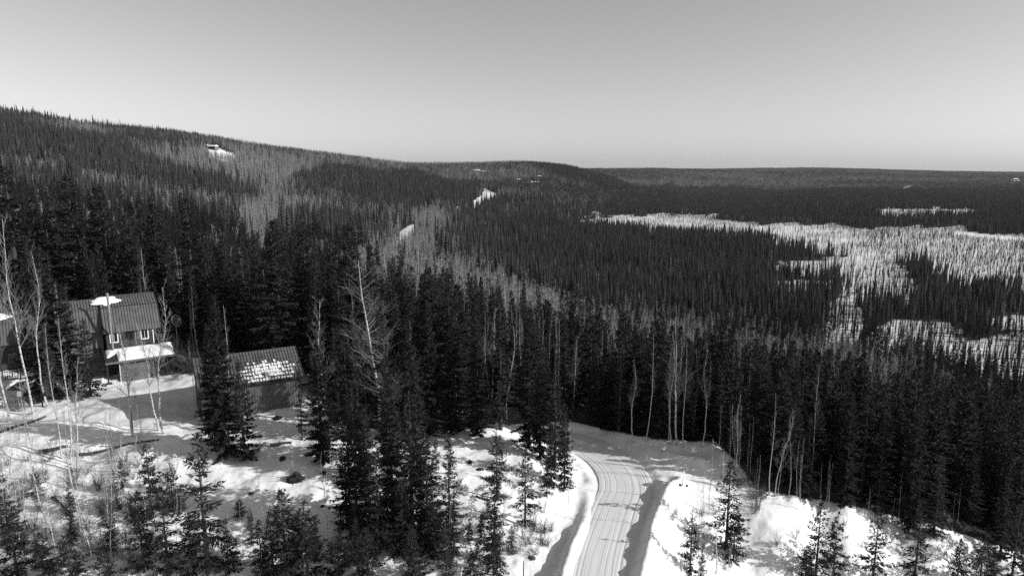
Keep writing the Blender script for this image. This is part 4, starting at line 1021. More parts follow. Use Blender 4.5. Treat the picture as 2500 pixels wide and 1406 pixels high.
# ------------------------------------------------------------------ trees placed one by one: (mesh, column, foot or None, depth if no foot, top, width, label)
def top_h(y, z, vt): return CAMZ - y * math.tan(PITCH + math.atan((vt - 703) / FPX)) - z
T = [
 ('big0', 205, None, 112, 424, 1.55, 'tallest dense spruce behind the house, far left'), ('big2', 62, None, 108, 410, 1.8, 'tall spruce with ragged top near the left edge behind the cabin'),
 ('big1', 268, None, 115, 460, 1.5, 'dense spruce behind the ridge of the house roof'), ('big1', 112, None, 116, 482, 1.5, 'spruce behind the cabin, between two taller spruces'),
 ('big2', 155, None, 118, 455, .9, 'narrow tall spruce just left of the tallest one behind the house'), ('big0', 18, None, 120, 448, 1.4, 'spruce at the left edge behind the cabin'),
 ('big1', 335, None, 112, 520, 1.5, 'spruce behind the right half of the house roof'), ('big0', 400, None, 118, 492, 1.4, 'broad spruce behind the satellite dish'),
 ('big1', 368, None, 122, 484, .9, 'slim spruce top rising behind the house between broader ones'), ('big2', 482, None, 114, 478, 1.5, 'tall pointed spruce right of the satellite dish'),
 ('mid0', 520, None, 106, 610, 1.3, 'dark spruce behind the left end of the garage'), ('big1', 560, None, 116, 575, 1.0, 'spruce behind the garage ridge, left one of a group'),
 ('big0', 690, None, 100, 532, 1.5, 'great dark spruce behind the right half of the garage'), ('big1', 757, None, 103, 560, 1.5, 'dark spruce right behind the garage roof corner'),
 ('big2', 822, None, 106, 560, 1.3, 'tall ragged spruce right of the garage, behind the birch'), ('big0', 868, None, 100, 545, 1.4, 'tall broad spruce standing right of the garage in the middle left'),
 ('big1', 640, None, 108, 600, 1.1, 'shorter spruce behind the middle of the garage roof'), ('mid0', 605, None, 112, 585, 1.4, 'slim spruce left of the great spruce behind the garage'),
 ('big1', 915, None, 106, 600, 1.0, 'spruce behind the spreading bare aspen'), ('big1', 1050, None, 94, 655, 1.2, 'dark spruce with black crown right of the bare aspen'),
 ('big1', 178, None, 89, 690, 1.1, 'wide spruce right next to the big one hiding the left wing of the house'), ('big0', 135, None, 88.5, 600, 1.35, 'big spruce in front of the house hiding its left wing'), ('mid1', 222, None, 88, 775, 1.3, 'bushy spruce in front of the left house wall'),
 ('mid0', 96, None, 88, 650, 1.3, 'spruce between the cabin and the leaning birch'),
 ('big0', 552, 1118, None, 715, .95, 'big dense spruce in front of the garage, its foot in the snow'), ('big1', 528, 1095, None, 790, 1.05, 'spruce against the left end of the garage'),
 ('mid0', 598, 1122, None, 880, 1.4, 'spruce right of the big one before the garage'),
 ('yng2', 508, 1392, None, 1062, 1.5, 'open spruce with visible trunk on the lower left snow slope'), ('yng0', 372, 1262, None, 1085, 1.3, 'bushy low spruce under the snow bank at the lower left'),
 ('yng1', 425, 1255, None, 1130, 1.4, 'small bushy spruce beside the open spruce, lower left'), ('yng0', 352, 1395, None, 1205, 1.3, 'lower left spruce in front of the bushy low one'),
 ('yng2', 412, 1400, None, 1195, 1.6, 'spruce close left of the open spruce at the bottom'), ('yng0', 470, 1400, None, 1260, 1.6, 'dark spruce at the bottom foot of the open spruce'),
 ('yng0', 700, 1425, None, 1195, 1.5, 'wide spruce at the bottom, left of the middle'), ('yng1', 752, 1420, None, 1225, 1.7, 'spruce at the bottom right next to the wide one'), ('yng2', 668, 1412, None, 1250, 1.5, 'ragged spruce at the bottom left next to the wide one'),
 ('yng1', 820, 1418, None, 1300, 1.6, 'low spruce at the bottom in front of the spruce clump'), ('yng1', 900, 1425, None, 1290, 1.7, 'bushy spruce at the bottom under the white birch trunks'),
 ('big1', 787, 1128, None, 838, 1.2, 'dense spruce right of the garage wall standing on the snow'), ('thin0', 738, 1072, None, 880, .9, 'thin spruce at the right corner of the garage wall'),
 ('big2', 872, 1300, None, 930, .95, 'left tall spruce of the clump in the middle foreground'), ('mid0', 848, 1292, None, 1060, 1.4, 'lower spruce on the left side of the foreground clump'),
 ('yng2', 925, 1352, None, 1105, 1.5, 'young spruce in front of the foreground clump'), ('big1', 960, 1285, None, 905, 1.0, 'dense spruce in the middle of the foreground clump'),
 ('mid0', 1008, 1322, None, 960, 1.4, 'spruce right of the middle of the foreground clump'), ('mid1', 1045, 1335, None, 1060, 1.3, 'spruce towards the right of the foreground clump'), ('yng2', 1098, 1330, None, 1075, 1.25, 'right outermost spruce of the foreground clump against the snow'),
 ('mid1', 985, 1362, None, 1165, 1.3, 'low spruce at the foot of the foreground clump'), ('yng0', 1060, 1362, None, 1190, 1.2, 'low bushy spruce at the right foot of the foreground clump'), ('mid0', 900, 1250, None, 1000, 1.3, 'dark spruce deep in the foreground clump'),
 ('mid0', 850, 1070, None, 790, 1.3, 'spruce on the knoll edge right of the dense garage spruce'), ('big2', 935, 1075, None, 760, 1.1, 'spruce under the spreading bare aspen'), ('big1', 1000, 1078, None, 775, 1.1, 'spruce at the left end of the bright knoll'),
 ('big1', 1050, 1062, None, 735, 1.0, 'spruce behind the top of the bright knoll'), ('big0', 1110, 1058, None, 750, 1.0, 'broad spruce at the back of the bright knoll'), ('big1', 1165, 1062, None, 775, 1.05, 'spruce behind the right half of the bright knoll'),
 ('big2', 1222, 1050, None, 730, 1.2, 'tall spruce behind the knoll left of the road bend'), ('big0', 1292, 1095, None, 770, 1.0, 'broad dark spruce left of the road bend'), ('big1', 1318, 1120, None, 860, .9, 'spruce in front of the broad dark one at the road bend'),
 ('mid0', 1355, 1140, None, 880, 1.2, 'slim spruce at the inner side of the road bend'), ('mid0', 1378, 1195, None, 985, 1.1, 'spruce right at the edge of the road bend beside a white birch'), ('mid1', 1345, 1185, None, 1030, 1.0, 'lower spruce on the bank at the road bend'),
 ('yng2', 1282, 1285, None, 1098, 1.3, 'lone dark spruce on the cut bank left of the road'), ('yng1', 1213, 1215, None, 1045, 1.2, 'spruce on the snow bank right of the bright knoll'), ('yng2', 1208, 1330, None, 1150, 1.3, 'ragged spruce on the lower snow bank left of the road'), ('yng0', 1205, 1400, None, 1245, 1.3, 'spruce at the bottom between the clump and the road'),
 ('yng1', 1335, 1212, None, 1085, .9, 'small spruce on the bank just left of the road berm'), ('yng1', 1100, 1160, None, 1080, .9, 'young spruce before the bright knoll'), ('yng1', 1065, 1150, None, 1062, .9, 'small spruce at the left foot of the bright knoll'),
 ('yng2', 1772, 1345, None, 1128, 1.5, 'open spruce on the embankment right of the road'), ('yng0', 1790, 1370, None, 1235, 1.4, 'bushy spruce at the right foot of the embankment spruce'), ('yng1', 1684, 1400, None, 1245, 1.0, 'slender spruce on the right embankment nearest the road'),
 ('yng1', 1710, 1425, None, 1340, 1.1, 'little spruce at the bottom of the right embankment'), ('yng2', 1990, 1420, None, 1228, 1.4, 'open spruce at the bottom right, left one of a pair'), ('yng1', 2032, 1425, None, 1248, 1.1, 'narrow spruce at the bottom right, right one of a pair'),
 ('yng2', 2128, 1440, None, 1238, 1.35, 'spruce at the bottom right between two others on bright snow'), ('yng2', 2228, 1450, None, 1225, 1.3, 'tall open spruce at the bottom right on bright snow'), ('yng0', 2332, 1450, None, 1315, 1.2, 'small conical spruce low on the right snow slope'),
 ('yng1', 2388, 1450, None, 1300, 1.3, 'spruce right of the small conical one at the bottom right'), ('yng0', 2420, 1450, None, 1355, 1.5, 'low bushy spruce near the bottom right corner'), ('yng2', 2468, 1425, None, 1235, 1.3, 'spruce near the right edge at the bottom'), ('yng0', 2498, 1420, None, 1290, 1.3, 'spruce cut by the right edge at the bottom'),
 ('mid0', 2278, 1312, None, 1120, 1.3, 'dark spruce standing in front of the forest edge at the right'), ('big1', 2215, 1292, None, 985, 1.0, 'tall spruce at the forest edge right of the bright slope'), ('mid0', 2440, 1368, None, 1150, 1.2, 'spruce on the forest edge at the far right'),
 ('big2', 2140, 1255, None, 1000, 1.1, 'spruce at the forest edge behind the bottom right pair'), ('mid0', 1965, 1215, None, 1010, 1.1, 'spruce behind the crest of the right snow slope'), ('big1', 2060, 1235, None, 960, 1.0, 'dark spruce behind the crest, right of the slanting birch'),
 ('yng0', 42, 1400, None, 1225, 1.7, 'bushy spruce in the bottom left corner'), ('yng0', 110, 1425, None, 1300, 1.7, 'low spruce at the bottom near the left corner'), ('yng1', 8, 1300, None, 1140, 1.6, 'spruce at the left edge among thin saplings'), ('yng1', 175, 1425, None, 1290, 1.6, 'spruce at the bottom below the white birch trunk'), ('yng1', 258, 1425, None, 1310, 1.4, 'sparse spruce at the bottom right of the white birch trunk'),
 ('yng1', 585, 1262, None, 1215, 2.0, 'low round dark spruce bush on the slope, middle left'), ('yng1', 560, 1400, None, 1290, 1.8, 'spruce at the bottom right of the open one'), ('yng1', 90, 1212, None, 1140, 1.6, 'low spruce bush under the thick dark log'),
 ('yng0', 1965, 1420, None, 1330, 1.4, 'bushy young spruce at the left foot of the bottom right pair'), ('yng1', 1150, 1410, None, 1330, 1.5, 'bushy young spruce at the bottom left of the marker post'), ('yng1', 615, 1330, None, 1240, 1.0, 'thin young spruce alone on the lower slope'),
 ('bir0', 82, 1010, None, 520, .62, 'stout white birch leaning over the play tower'), ('bir1', 118, None, 86, 600, .7, 'forked birch before the big spruce in front of the house'), ('bir2', 150, 1120, None, 790, .8, 'white birch in front of the driveway, left of a twin'),
 ('bir2', 172, 1135, None, 770, .8, 'white twin birch before the left end of the driveway'), ('bir1', 190, 1150, None, 870, .9, 'slim birch right of the twin birches before the driveway'), ('bir2', 203, 1335, None, 985, .8, 'white birch trunk with dark marks, lower left'),
 ('bir3', 122, 1340, None, 985, .7, 'thin birch left of the marked white trunk, lower left'), ('bir3', 62, 1290, None, 1030, .6, 'thin pale birch near the left edge, lower left'), ('bir0', 325, 1062, None, 775, .95, 'bare dark birch before the porch roof'), ('bir1', 402, 1058, None, 690, .95, 'bare birch with spread top between house and garage'),
 ('bir2', 572, 1030, None, 742, .8, 'bright white birch against the big spruce before the garage'), ('bir0', 803, 1045, None, 730, 1.0, 'birch with fan of upright limbs right of the garage'), ('gnarl', 925, 1055, None, 632, 1.25, 'huge gnarled bare aspen with spreading crooked limbs'),
 ('bir1', 838, 1050, None, 860, .9, 'broken-topped birch left of the gnarled aspen'), ('bir3', 1238, 1020, None, 790, 1.0, 'crooked white birch above the right half of the knoll'), ('bir2', 1268, None, 104, 745, .7, 'thin birch behind the crooked one left of the bend'), ('bir2', 1388, 1228, None, 1022, .5, 'single white birch beside the road bend'), ('bir3', 1362, 1215, None, 1105, .6, 'thin birch left of the single white one at the bend'),
 ('bir1', 1548, 1082, None, 868, .9, 'birch with side limbs behind the junction, left one'), ('bir2', 1577, 1080, None, 812, .7, 'slim straight birch behind the junction mounds'), ('bir2', 1632, 1086, None, 850, .7, 'thin birch left of the tall pair behind the junction'), ('bir0', 1655, 1088, None, 775, .9, 'tallest pale birch behind the snow mounds of the junction'), ('bir2', 1668, 1090, None, 830, .7, 'birch close beside the tallest pale one behind the junction'), ('bir1', 1712, 1092, None, 850, .8, 'bent birch at the right end of the junction mounds'),
 ('bir3', 1508, None, 99, 850, .6, 'thin birch in the black forest left of the limbed birch'), ('bir2', 1455, None, 97, 860, .5, 'thin pale trunk in the black forest at the left end of the junction'), 
 ('bir2', 1878, 1206, None, 955, .8, 'birch with long side limb at the start of the right slope crest'), ('bir3', 1892, 1210, None, 990, .8, 'slanting birch just right of the one with a long side limb'), ('bir3', 1925, 1210, None, 1005, .8, 'slim birch right of the slanting one on the crest'), ('bir2', 1945, 1218, None, 1075, .7, 'short pale birch pair on the crest, left stem'), ('bir2', 1955, 1220, None, 1065, .6, 'short pale birch pair on the crest, right stem'), ('bir3', 2014, 1232, None, 1110, .7, 'slanting pale birch on the crest before dark spruces'),
 ('bir2', 2335, 1285, None, 1170, .6, 'pale birch in the dark forest at the right edge of the slope'), ('bir2', 2325, 1288, None, 1190, .5, 'thin pale stem beside the birch at the right forest edge'),
 ('sap1', 1752, 1120, None, 985, .9, 'bare sapling at the right end of the junction, first of a row'), ('sap0', 1795, 1145, None, 990, .9, 'bare sapling at the embankment edge, second of a row'), ('sap1', 1803, 1150, None, 985, .8, 'bare sapling close to the second one at the embankment edge'), ('sap2', 1730, 1255, None, 1070, .8, 'tall thin sapling on the embankment near the road sign'), ('sap2', 1712, 1290, None, 1130, .7, 'thin sapling on the embankment left of the tall thin one'), ('sap1', 1748, 1400, None, 1105, .9, 'dark bare sapling in front of the embankment spruce'),
 ('bir2', 990, 1295, None, 1085, .5, 'white birch trunk left in the foreground clump'), ('bir3', 918, 1288, None, 1120, .6, 'bent white birch at the left of the foreground clump'), ('bir3', 958, 1262, None, 1112, .5, 'forked white birch in the middle of the foreground clump'), ('bir3', 1060, 1275, None, 1145, .5, 'crooked white birch at the right of the foreground clump'), ('sap0', 1085, 1340, None, 1200, .8, 'leaning bare sapling right of the foreground clump'),
 ('bir2', 1235, 1245, None, 1130, .4, 'pale thin birch on the bank with a fork, left of the lone spruce'), ('bir3', 95, 1180, None, 900, .6, 'thin bare birch at the lower edge of the yard, left of the pale trunks'), ('bir1', 388, 1052, None, 775, 1.0, 'crooked bare birch at the right end of the driveway'), ('bir3', 345, 1068, None, 860, .7, 'slight bare birch right of the one before the porch roof'),
 ('bir2', 488, None, 101, 700, .6, 'white straight birch trunk right of the satellite dish, left of two'), ('bir2', 478, None, 103, 720, .5, 'white straight birch trunk right of the satellite dish, behind its twin'), ('bir2', 362, None, 104, 600, .6, 'short bright birch trunk standing out behind the house ridge'), ('bir1', 20, None, 82, 610, .8, 'crooked bare birch with white top at the left edge'),
 ('bir0', 875, 1030, None, 850, .8, 'broken pale birch between the garage birch and the gnarled aspen'), ('bir3', 475, 1010, None, 830, .5, 'thin straight birch at the left corner of the garage'), ('bir1', 1640, 1088, None, 800, .7, 'birch with fine spreading limbs left of the tallest pale one'),
 ('bir2', 148, 1398, None, 1090, .6, 'white birch stem at the bottom left, right of the corner spruces'), ('bir3', 275, 1380, None, 1060, .7, 'slender birch at the bottom, left of the open spruce'), ('bir3', 30, 1250, None, 985, .7, 'pale birch at the left edge under the yard'), ('bir1', 300, 1262, None, 980, .6, 'bare birch left of the bushy low spruce'), ('bir3', 655, 1395, None, 1150, .6, 'thin bare birch behind the wide bottom spruce'), ('bir3', 1225, 1398, None, 1185, .6, 'bare birch at the bottom between the clump and the road'), ('bir3', 800, 1330, None, 1100, .6, 'thin birch just left of the foreground clump'),
 ('bir1', 1790, 1165, None, 960, .7, 'bare birch rising from the embankment edge behind the embankment spruce'),
 ('mid0', 880, 1160, None, 900, 1.3, 'dark spruce behind the foreground clump, left side'), ('big1', 1020, 1180, None, 880, 1.0, 'dark spruce behind the foreground clump, right side'), ('mid0', 950, 1130, None, 870, 1.3, 'slim spruce between the gnarled aspen and the foreground clump'), ('yng2', 640, 1412, None, 1270, 1.5, 'small spruce at the bottom left of the ragged one'), ('yng0', 1010, 1425, None, 1290, 1.6, 'bushy spruce at the bottom under the middle of the clump'), ('yng2', 1090, 1420, None, 1265, 1.4, 'open young spruce at the bottom right under the clump'),
 ('sap1', 60, 1390, None, 1130, .8, 'tall bare sapling at the bottom left, left of the white trunk'), ('sap0', 232, 1390, None, 1120, .9, 'bare leaning sapling at the bottom right of the white trunk'), ('sap2', 265, 1300, None, 1160, .8, 'lone bare stem with forked top on the lower left slope'),
 ('sap2', 718, 1172, None, 1070, .5, 'single bare stem above the root wad'),
]
for (key, u, vb, Z, vt, wf, lab) in T:
    if vb is not None:
        g = ground(u, min(vb, 1450))
        if g is None: continue
    else: g = at_depth(u, Z)
    x, y, z = g[0], g[1], g[2]
    h = top_h(y, z, vt)
    ln = {'stout': .035, 'slant': .1, 'leani': .1}.get(lab[:5], 0.0)
    grp = 'birches and aspens of the clearing' if key[:3] in ('bir', 'gna') else ('bare saplings' if key[:3] == 'sap' else 'spruces of the clearing')
    wfac = wf if key[:3] in ('bir', 'gna', 'sap') else wf * PROTO[key][2] / h * (h / PROTO[key][2]) 
    put_tree(key, x, y, z - .05, h, wf, None, lab, grp, ln, R(170) if u < 1000 else R(10))

# thin saplings and brush on the slopes
def scatter_zone(n, poly, fn):
    us = [p[0] for p in poly]; vs2 = [p[1] for p in poly]; k = 0; tries = 0
    while k < n and tries < n * 20:
        tries += 1
        u = random.uniform(min(us), max(us)); v = random.uniform(min(vs2), max(vs2))
        if not in_poly(np.array([u]), np.array([v]), poly)[0]: continue
        g = ground(u, v)
        if g is None: continue
        d = seg_dist(np.array([g[0]]), np.array([g[1]]), ROAD)[0][0]
        if d < 4.4: continue
        fn(g); k += 1
def sap(lab, grp, h0, h1):
    def f(g): put_tree(random.choice(['sap0', 'sap1', 'sap2']), g[0], g[1], g[2], random.uniform(h0, h1), random.uniform(.6, 1.0), None, lab, grp)
    return f
def shr(lab, grp, s0, s1):
    def f(g):
        COUNT['shrub'] += 1
        o = obj('shrub', random.choice(SHRUB), None, (g[0], g[1], g[2])); o.rotation_euler = (0, 0, random.uniform(0, 6)); k = random.uniform(s0, s1); o.scale = (k, k, k); tag(o, lab, 'shrub', grp)
    return f
def ysp(lab, grp, h0, h1):
    def f(g): put_tree(random.choice(['yng0', 'yng1', 'yng2']), g[0], g[1], g[2], random.uniform(h0, h1), random.uniform(.9, 1.4), None, lab, grp)
    return f
scatter_zone(62, [(0, 1130), (330, 1110), (440, 1200), (460, 1400), (0, 1400)], sap('thin bare sapling on the snow slope at the lower left', 'bare saplings, lower left', 3.0, 7.5))
scatter_zone(12, [(0, 1010), (300, 1050), (330, 1110), (0, 1130)], sap('thin bare sapling along the lower edge of the yard', 'bare saplings below the yard', 3, 6))
scatter_zone(10, [(560, 1250), (700, 1280), (690, 1400), (560, 1400)], sap('thin bare sapling at the bottom, between two spruces', 'bare saplings, bottom', 2.5, 5))
scatter_zone(14, [(1080, 1290), (1240, 1290), (1260, 1400), (1080, 1400)], sap('thin bare sapling on the bank at the bottom left of the road', 'bare saplings left of the road', 2.5, 5.5))
scatter_zone(12, [(1690, 1220), (1800, 1180), (1830, 1400), (1690, 1400)], sap('thin bare sapling on the embankment right of the road', 'bare saplings right of the road', 2.5, 5))
scatter_zone(14, [(1840, 1190), (2070, 1225), (2270, 1280), (2270, 1310), (2060, 1260), (1850, 1235)], sap('thin bare sapling along the crest of the right snow slope', 'bare saplings on the right crest', 3, 7))
scatter_zone(10, [(1760, 1080), (1850, 1150), (1840, 1180), (1770, 1130)], sap('thin bare sapling at the embankment edge near the junction', 'bare saplings at the junction', 3.5, 7))
scatter_zone(130, [(0, 1110), (420, 1100), (470, 1250), (560, 1400), (0, 1400)], shr('low bare shrub sticking out of the snow at the lower left', 'low bare shrubs, lower left', .6, 1.3))
scatter_zone(45, [(830, 1180), (1130, 1180), (1240, 1400), (830, 1400)], shr('low bare shrub among the foreground spruce clump', 'low bare shrubs in the clump', .6, 1.3))
scatter_zone(26, [(1290, 1200), (1370, 1200), (1350, 1330), (1240, 1400), (1240, 1300)], shr('low bare shrub on the bank left of the road', 'low bare shrubs left of the road', .6, 1.2))
scatter_zone(14, [(1650, 1260), (1830, 1150), (1870, 1220), (2000, 1260), (2000, 1400), (1650, 1400)], shr('low bare shrub on the embankment right of the road', 'low bare shrubs right of the road', .5, 1.1))
scatter_zone(11, [(1800, 1140), (1870, 1190), (1860, 1260), (1800, 1200)], shr('bare shrub hanging over the embankment edge', 'bare shrubs on the embankment edge', .8, 1.4))
scatter_zone(20, [(2000, 1250), (2440, 1345), (2440, 1390), (2000, 1330)], shr('low bare shrub on the bright right snow slope', 'low bare shrubs on the right slope', .4, .9))
scatter_zone(22, [(400, 915), (425, 860), (480, 850), (480, 905), (420, 935)], shr('bare shrub between the house and the garage', 'bare shrubs beside the house', 1.5, 2.4))
scatter_zone(16, [(150, 900), (260, 900), (270, 925), (150, 935)], shr('bare shrub before the dark porch of the house', 'bare shrubs before the porch', 1.0, 1.7))
scatter_zone(14, [(0, 1150), (300, 1180), (440, 1230), (440, 1400), (0, 1400)], ysp('young spruce among thin saplings at the lower left', 'young spruces, lower left', 1.6, 3.6))
scatter_zone(10, [(560, 1280), (850, 1330), (850, 1400), (560, 1400)], ysp('young spruce at the bottom left of the foreground clump', 'young spruces, bottom', 1.5, 3.2))
scatter_zone(14, [(850, 1200), (1120, 1230), (1120, 1380), (850, 1380)], ysp('young spruce filling the foreground clump', 'young spruces in the clump', 2.5, 5))
scatter_zone(8, [(1140, 1230), (1250, 1230), (1260, 1390), (1150, 1390)], ysp('young spruce on the snow bank left of the road', 'young spruces left of the road', 1.6, 3.2))

# ------------------------------------------------------------------ the forest
def footprint_ok(x, y):
    ok = np.ones(np.shape(x), bool)
    for (L, th, x0, x1, y0, y1) in ((HL, HT, -6.5, 9, -5, 9.5), (CL, CT, -1, 9.5, -3, 8), (SL, ST, -1, 6, -1, 5), (GL, GT, -2, 13.5, -4, 9)):
        dx, dy = x - L[0], y - L[1]; lx = dx * math.cos(th) + dy * math.sin(th); ly = -dx * math.sin(th) + dy * math.cos(th)
        ok &= ~((lx > x0) & (lx < x1) & (ly > y0) & (ly < y1))
    d = seg_dist(x, y, ROAD)[0]
    gap = (x > -30) & (x < -4) & (np.abs(y - (80.2 - .19 * (x + 31))) < 5.6)       # open ground that lets the sun reach the garage wall
    return ok & (d > 4.5) & ~gap
def jitter_grid(y0, y1, sp, amax=.84, seed=0):
    r = np.random.default_rng(seed); xs = np.arange(-amax * y1, amax * y1, sp); ys = np.arange(y0, y1, sp)
    gx, gy = np.meshgrid(xs, ys); gx = (gx + r.uniform(-.48, .48, gx.shape) * sp).ravel(); gy = (gy + r.uniform(-.48, .48, gy.shape) * sp).ravel()
    k = (np.abs(gx / gy) < amax) & (gy > y0) & (gy < y1)
    return gx[k], gy[k], r
def stand(y0, y1, sp, seed):
    x, y, r = jitter_grid(y0, y1, sp, seed=seed)
    z = H(x, y, False)
    snow, dens, bsh, u, v, d = fields(x, y, z)
    keep = (r.random(len(x)) < dens) & footprint_ok(x, y)
    x, y, z, snow, bsh, u, v, d = [q[keep] for q in (x, y, z, snow, bsh, u, v, d)]
    isb = (r.random(len(x)) < bsh) & (snow < .5)
    return x, y, z, snow, isb, u, v, d, r

pts = {'sp': [], 'bi': []}
x, y, z, snow, isb, u, v, d, r = stand(66, 230, 2.75, 1)
near = np.array(NEAR_TREES)
keep = np.ones(len(x), bool)
for (nx_, ny_) in near: keep &= np.hypot(x - nx_, y - ny_) > 1.5
x, y, z, snow, isb, u, v, d = [q[keep] for q in (x, y, z, snow, isb, u, v, d)]
plain = sstep(-22, -31, z)
hs = (8 + 9.5 * r.random(len(x)) ** 1.2) * (1 - .30 * plain) * (1 - .2 * snow)
hs = np.where(isb, r.uniform(9, 15, len(x)) * (1 - .1 * plain), hs)
order = np.argsort(d)
ZONES = [(0, 300, 'behind the house at the far left'), (300, 470, 'behind the satellite dish'), (470, 780, 'behind the garage'), (780, 1040, 'behind the gnarled bare aspen'), (1040, 1240, 'behind the bright knoll'), (1240, 1420, 'left of the road bend'), (1420, 1600, 'beyond the left end of the junction'), (1600, 1780, 'beyond the snow mounds of the junction'), (1780, 2000, 'below the start of the right crest'), (2000, 2250, 'below the right snow slope'), (2250, 2510, 'at the right edge')]
done = np.zeros(len(x), bool); spl, bil = [], []
ns, nb_ = COUNT['spruce'], COUNT['birch']
for i in order:
    if not (-20 < u[i] < 2520) or d[i] > 150: continue
    zn = next((q for a_, b_, q in ZONES if a_ <= u[i] < b_), 'at the edge of the picture')
    dp = 'first rows' if d[i] < 98 else ('middle rows' if d[i] < 112 else 'far rows')
    if isb[i] and nb_ < 290:
        k = random.choice(['bir1', 'bir2', 'bir3', 'bir2', 'bir0']); lab = f'bare pale birch, {dp} of forest {zn}'; g_ = f'bare birches {zn}, {dp}'; nb_ += 1
    elif (not isb[i]) and ns < 296:
        k = random.choice(['big0', 'big1', 'big2', 'mid0', 'big1', 'thin0']); lab = f'dark spruce, {dp} of forest {zn}'; g_ = f'dark spruces {zn}, {dp}'; ns += 1
    else: continue
    put_tree(k, x[i], y[i], z[i] - .1, hs[i], random.uniform(1.05, 1.6) if not isb[i] else random.uniform(.6, .9), None, lab, g_); done[i] = True
m_ = ~done
pool = [(x[m_], y[m_], z[m_], hs[m_], isb[m_], snow[m_], d[m_])]
for (y0, y1, sp, seed) in ((230, 430, 3.0, 2), (430, 760, 3.7, 3), (760, 1150, 4.6, 4)):
    x, y, z, snow, isb, u, v, d, r = stand(y0, y1, sp, seed)
    plain = sstep(-20, -31, z)
    h = (7.5 + 9 * r.random(len(x)) ** 1.6 + 4 * (r.random(len(x)) > .9)) * (1 - .3 * plain) * (1 - .04 * snow) * (.82 + .5 * vnoise(x / 45, y / 45, 7)) * np.where(snow > .5, r.uniform(.55, 1.1, len(x)) * (1 - .3 * sstep(350, 550, y)), 1)
    h = np.where(isb, r.uniform(8.5, 13, len(x)) * (1 - .25 * plain), h)
    pool.append((x, y, z, h, isb, snow, d))
x, y, z, snow, isb, u, v, d, r = stand(200, 1150, 2.9, 8)
k_ = (snow > .5) & (z < -20) & (r.random(len(x)) < .95)
x, y, z, snow, d = [q[k_] for q in (x, y, z, snow, d)]
pool.append((x, y, z, 1.6 + 4.2 * r.random(len(x)) ** 1.3, np.zeros(len(x), bool), snow, d))
fx_, fy_, fz_, fh_, fb_, fs_, fd_ = [np.concatenate(q) for q in zip(*pool)]

# lighter meshes for trees far off
def far_spruce(seed, Ht, Rd, nw, nb, merge=None):
    r = np.random.default_rng(seed); b = MB()
    for k in range(nw):
        t = k / nw; h = Ht * (.08 + .9 * t); L0 = Rd * (1 - t) ** .9 + .1
        for j in range(nb):
            a = 6.283 * (j + r.random() * .6) / nb + k * .9; L = L0 * r.uniform(.6, 1.2); w_ = L * .42 + .08
            dz = -L * .28 * (1 - t) + L * .5 * t
            ca_, sa_ = math.cos(a), math.sin(a)
            q = Ht / nw
            b.add([(0, 0, h + q * .5), (ca_ * L * .6 - sa_ * w_, sa_ * L * .6 + ca_ * w_, h + dz * .6 + r.normal(0, .06)), (ca_ * L, sa_ * L, h + dz), (ca_ * L * .6 + sa_ * w_, sa_ * L * .6 - ca_ * w_, h + dz * .6 + r.normal(0, .06))], [(0, 1, 2, 3)])
    b.tube([(0, 0, .06 * Ht), (0, 0, .12 * Ht), (0, 0, .55 * Ht), (0, 0, Ht)], [.1, Rd * .55, Rd * .3, .02], 6, False)
    b.tube([(0, 0, -.5), (0, 0, .2 * Ht)], [.11, .1], 3, False)
    return b
def far_birch(seed, Ht, nbr, wd):
    r = np.random.default_rng(seed); b = MB(); e = MB()
    b.tube([(0, 0, -.5), (r.normal(0, .15), r.normal(0, .15), Ht * .5), (r.normal(0, .3), r.normal(0, .3), Ht)], [.09, .06, .02], 3, False)
    for k in range(nbr):
        h = Ht * r.uniform(.3, .95); a = r.uniform(0, 6.28); L = Ht * .16 * (1.25 - h / Ht) * r.uniform(.6, 1.5) + .3; el = r.uniform(.6, 1.2)
        d = np.array([math.cos(a) * math.cos(el), math.sin(a) * math.cos(el), math.sin(el)]); s = np.cross(d, r.normal(0, 1, 3)); s /= np.linalg.norm(s)
        p = np.array([0, 0, h]); e.add([tuple(p - s * wd), tuple(p + s * wd), tuple(p + d * L)], [(0, 1, 2)])
    return b, e
def two_mat(name, b1, m1, b2, m2):
    n1 = len(b1.f); b = MB(); b.add(b1.v, b1.f); b.add(b2.v, b2.f); me = b.mesh(name, m1); me.materials.append(m2)
    me.polygons.foreach_set('material_index', [0] * n1 + [1] * len(b2.f)); return me
def proto_obj(name, me): return bpy.data.objects.new(name, me)       # a source mesh for the copies, not itself in the scene
FS = [proto_obj('spruce_form', far_spruce(50 + i, 10, q, 15, 6).mesh('far_spruce', M['needles_far'])) for i, q in enumerate((1.15, 1.0, 1.35, .85, .7))]
FB = []
for i in range(4):
    b1, e1 = far_birch(60 + i, 10, 74, .036); FB.append(proto_obj('birch_form', two_mat('far_birch', b1, M['bark_far'], e1, M['twigs_far'])))
def clump(seed, n, rad, kind):
    r = np.random.default_rng(seed); b = MB(); e = MB()
    for k in range(n):
        a = r.uniform(0, 6.28); q = rad * math.sqrt(r.random()); ox, oy = q * math.cos(a), q * math.sin(a); h = 6 + 9 * r.random() ** 1.6
        if kind == 's' or (kind == 'm' and k % 2):
            t = far_spruce(seed * 31 + k, h, .115 * h * r.uniform(.8, 1.2), 5, 5); b.add([(x + ox, y + oy, z) for x, y, z in t.v], t.f)
        else:
            t1, t2 = far_birch(seed * 31 + k, h * .95, 14, .09); e.add([(x + ox, y + oy, z) for x, y, z in t1.v], t1.f); e.add([(x + ox, y + oy, z) for x, y, z in t2.v], t2.f)
    return two_mat('far_clump', b, M['needles_far'], e, M['twigs_far'])
CS = [proto_obj('clump_form', clump(70 + i, 12, 6.5, 's')) for i in range(3)] 
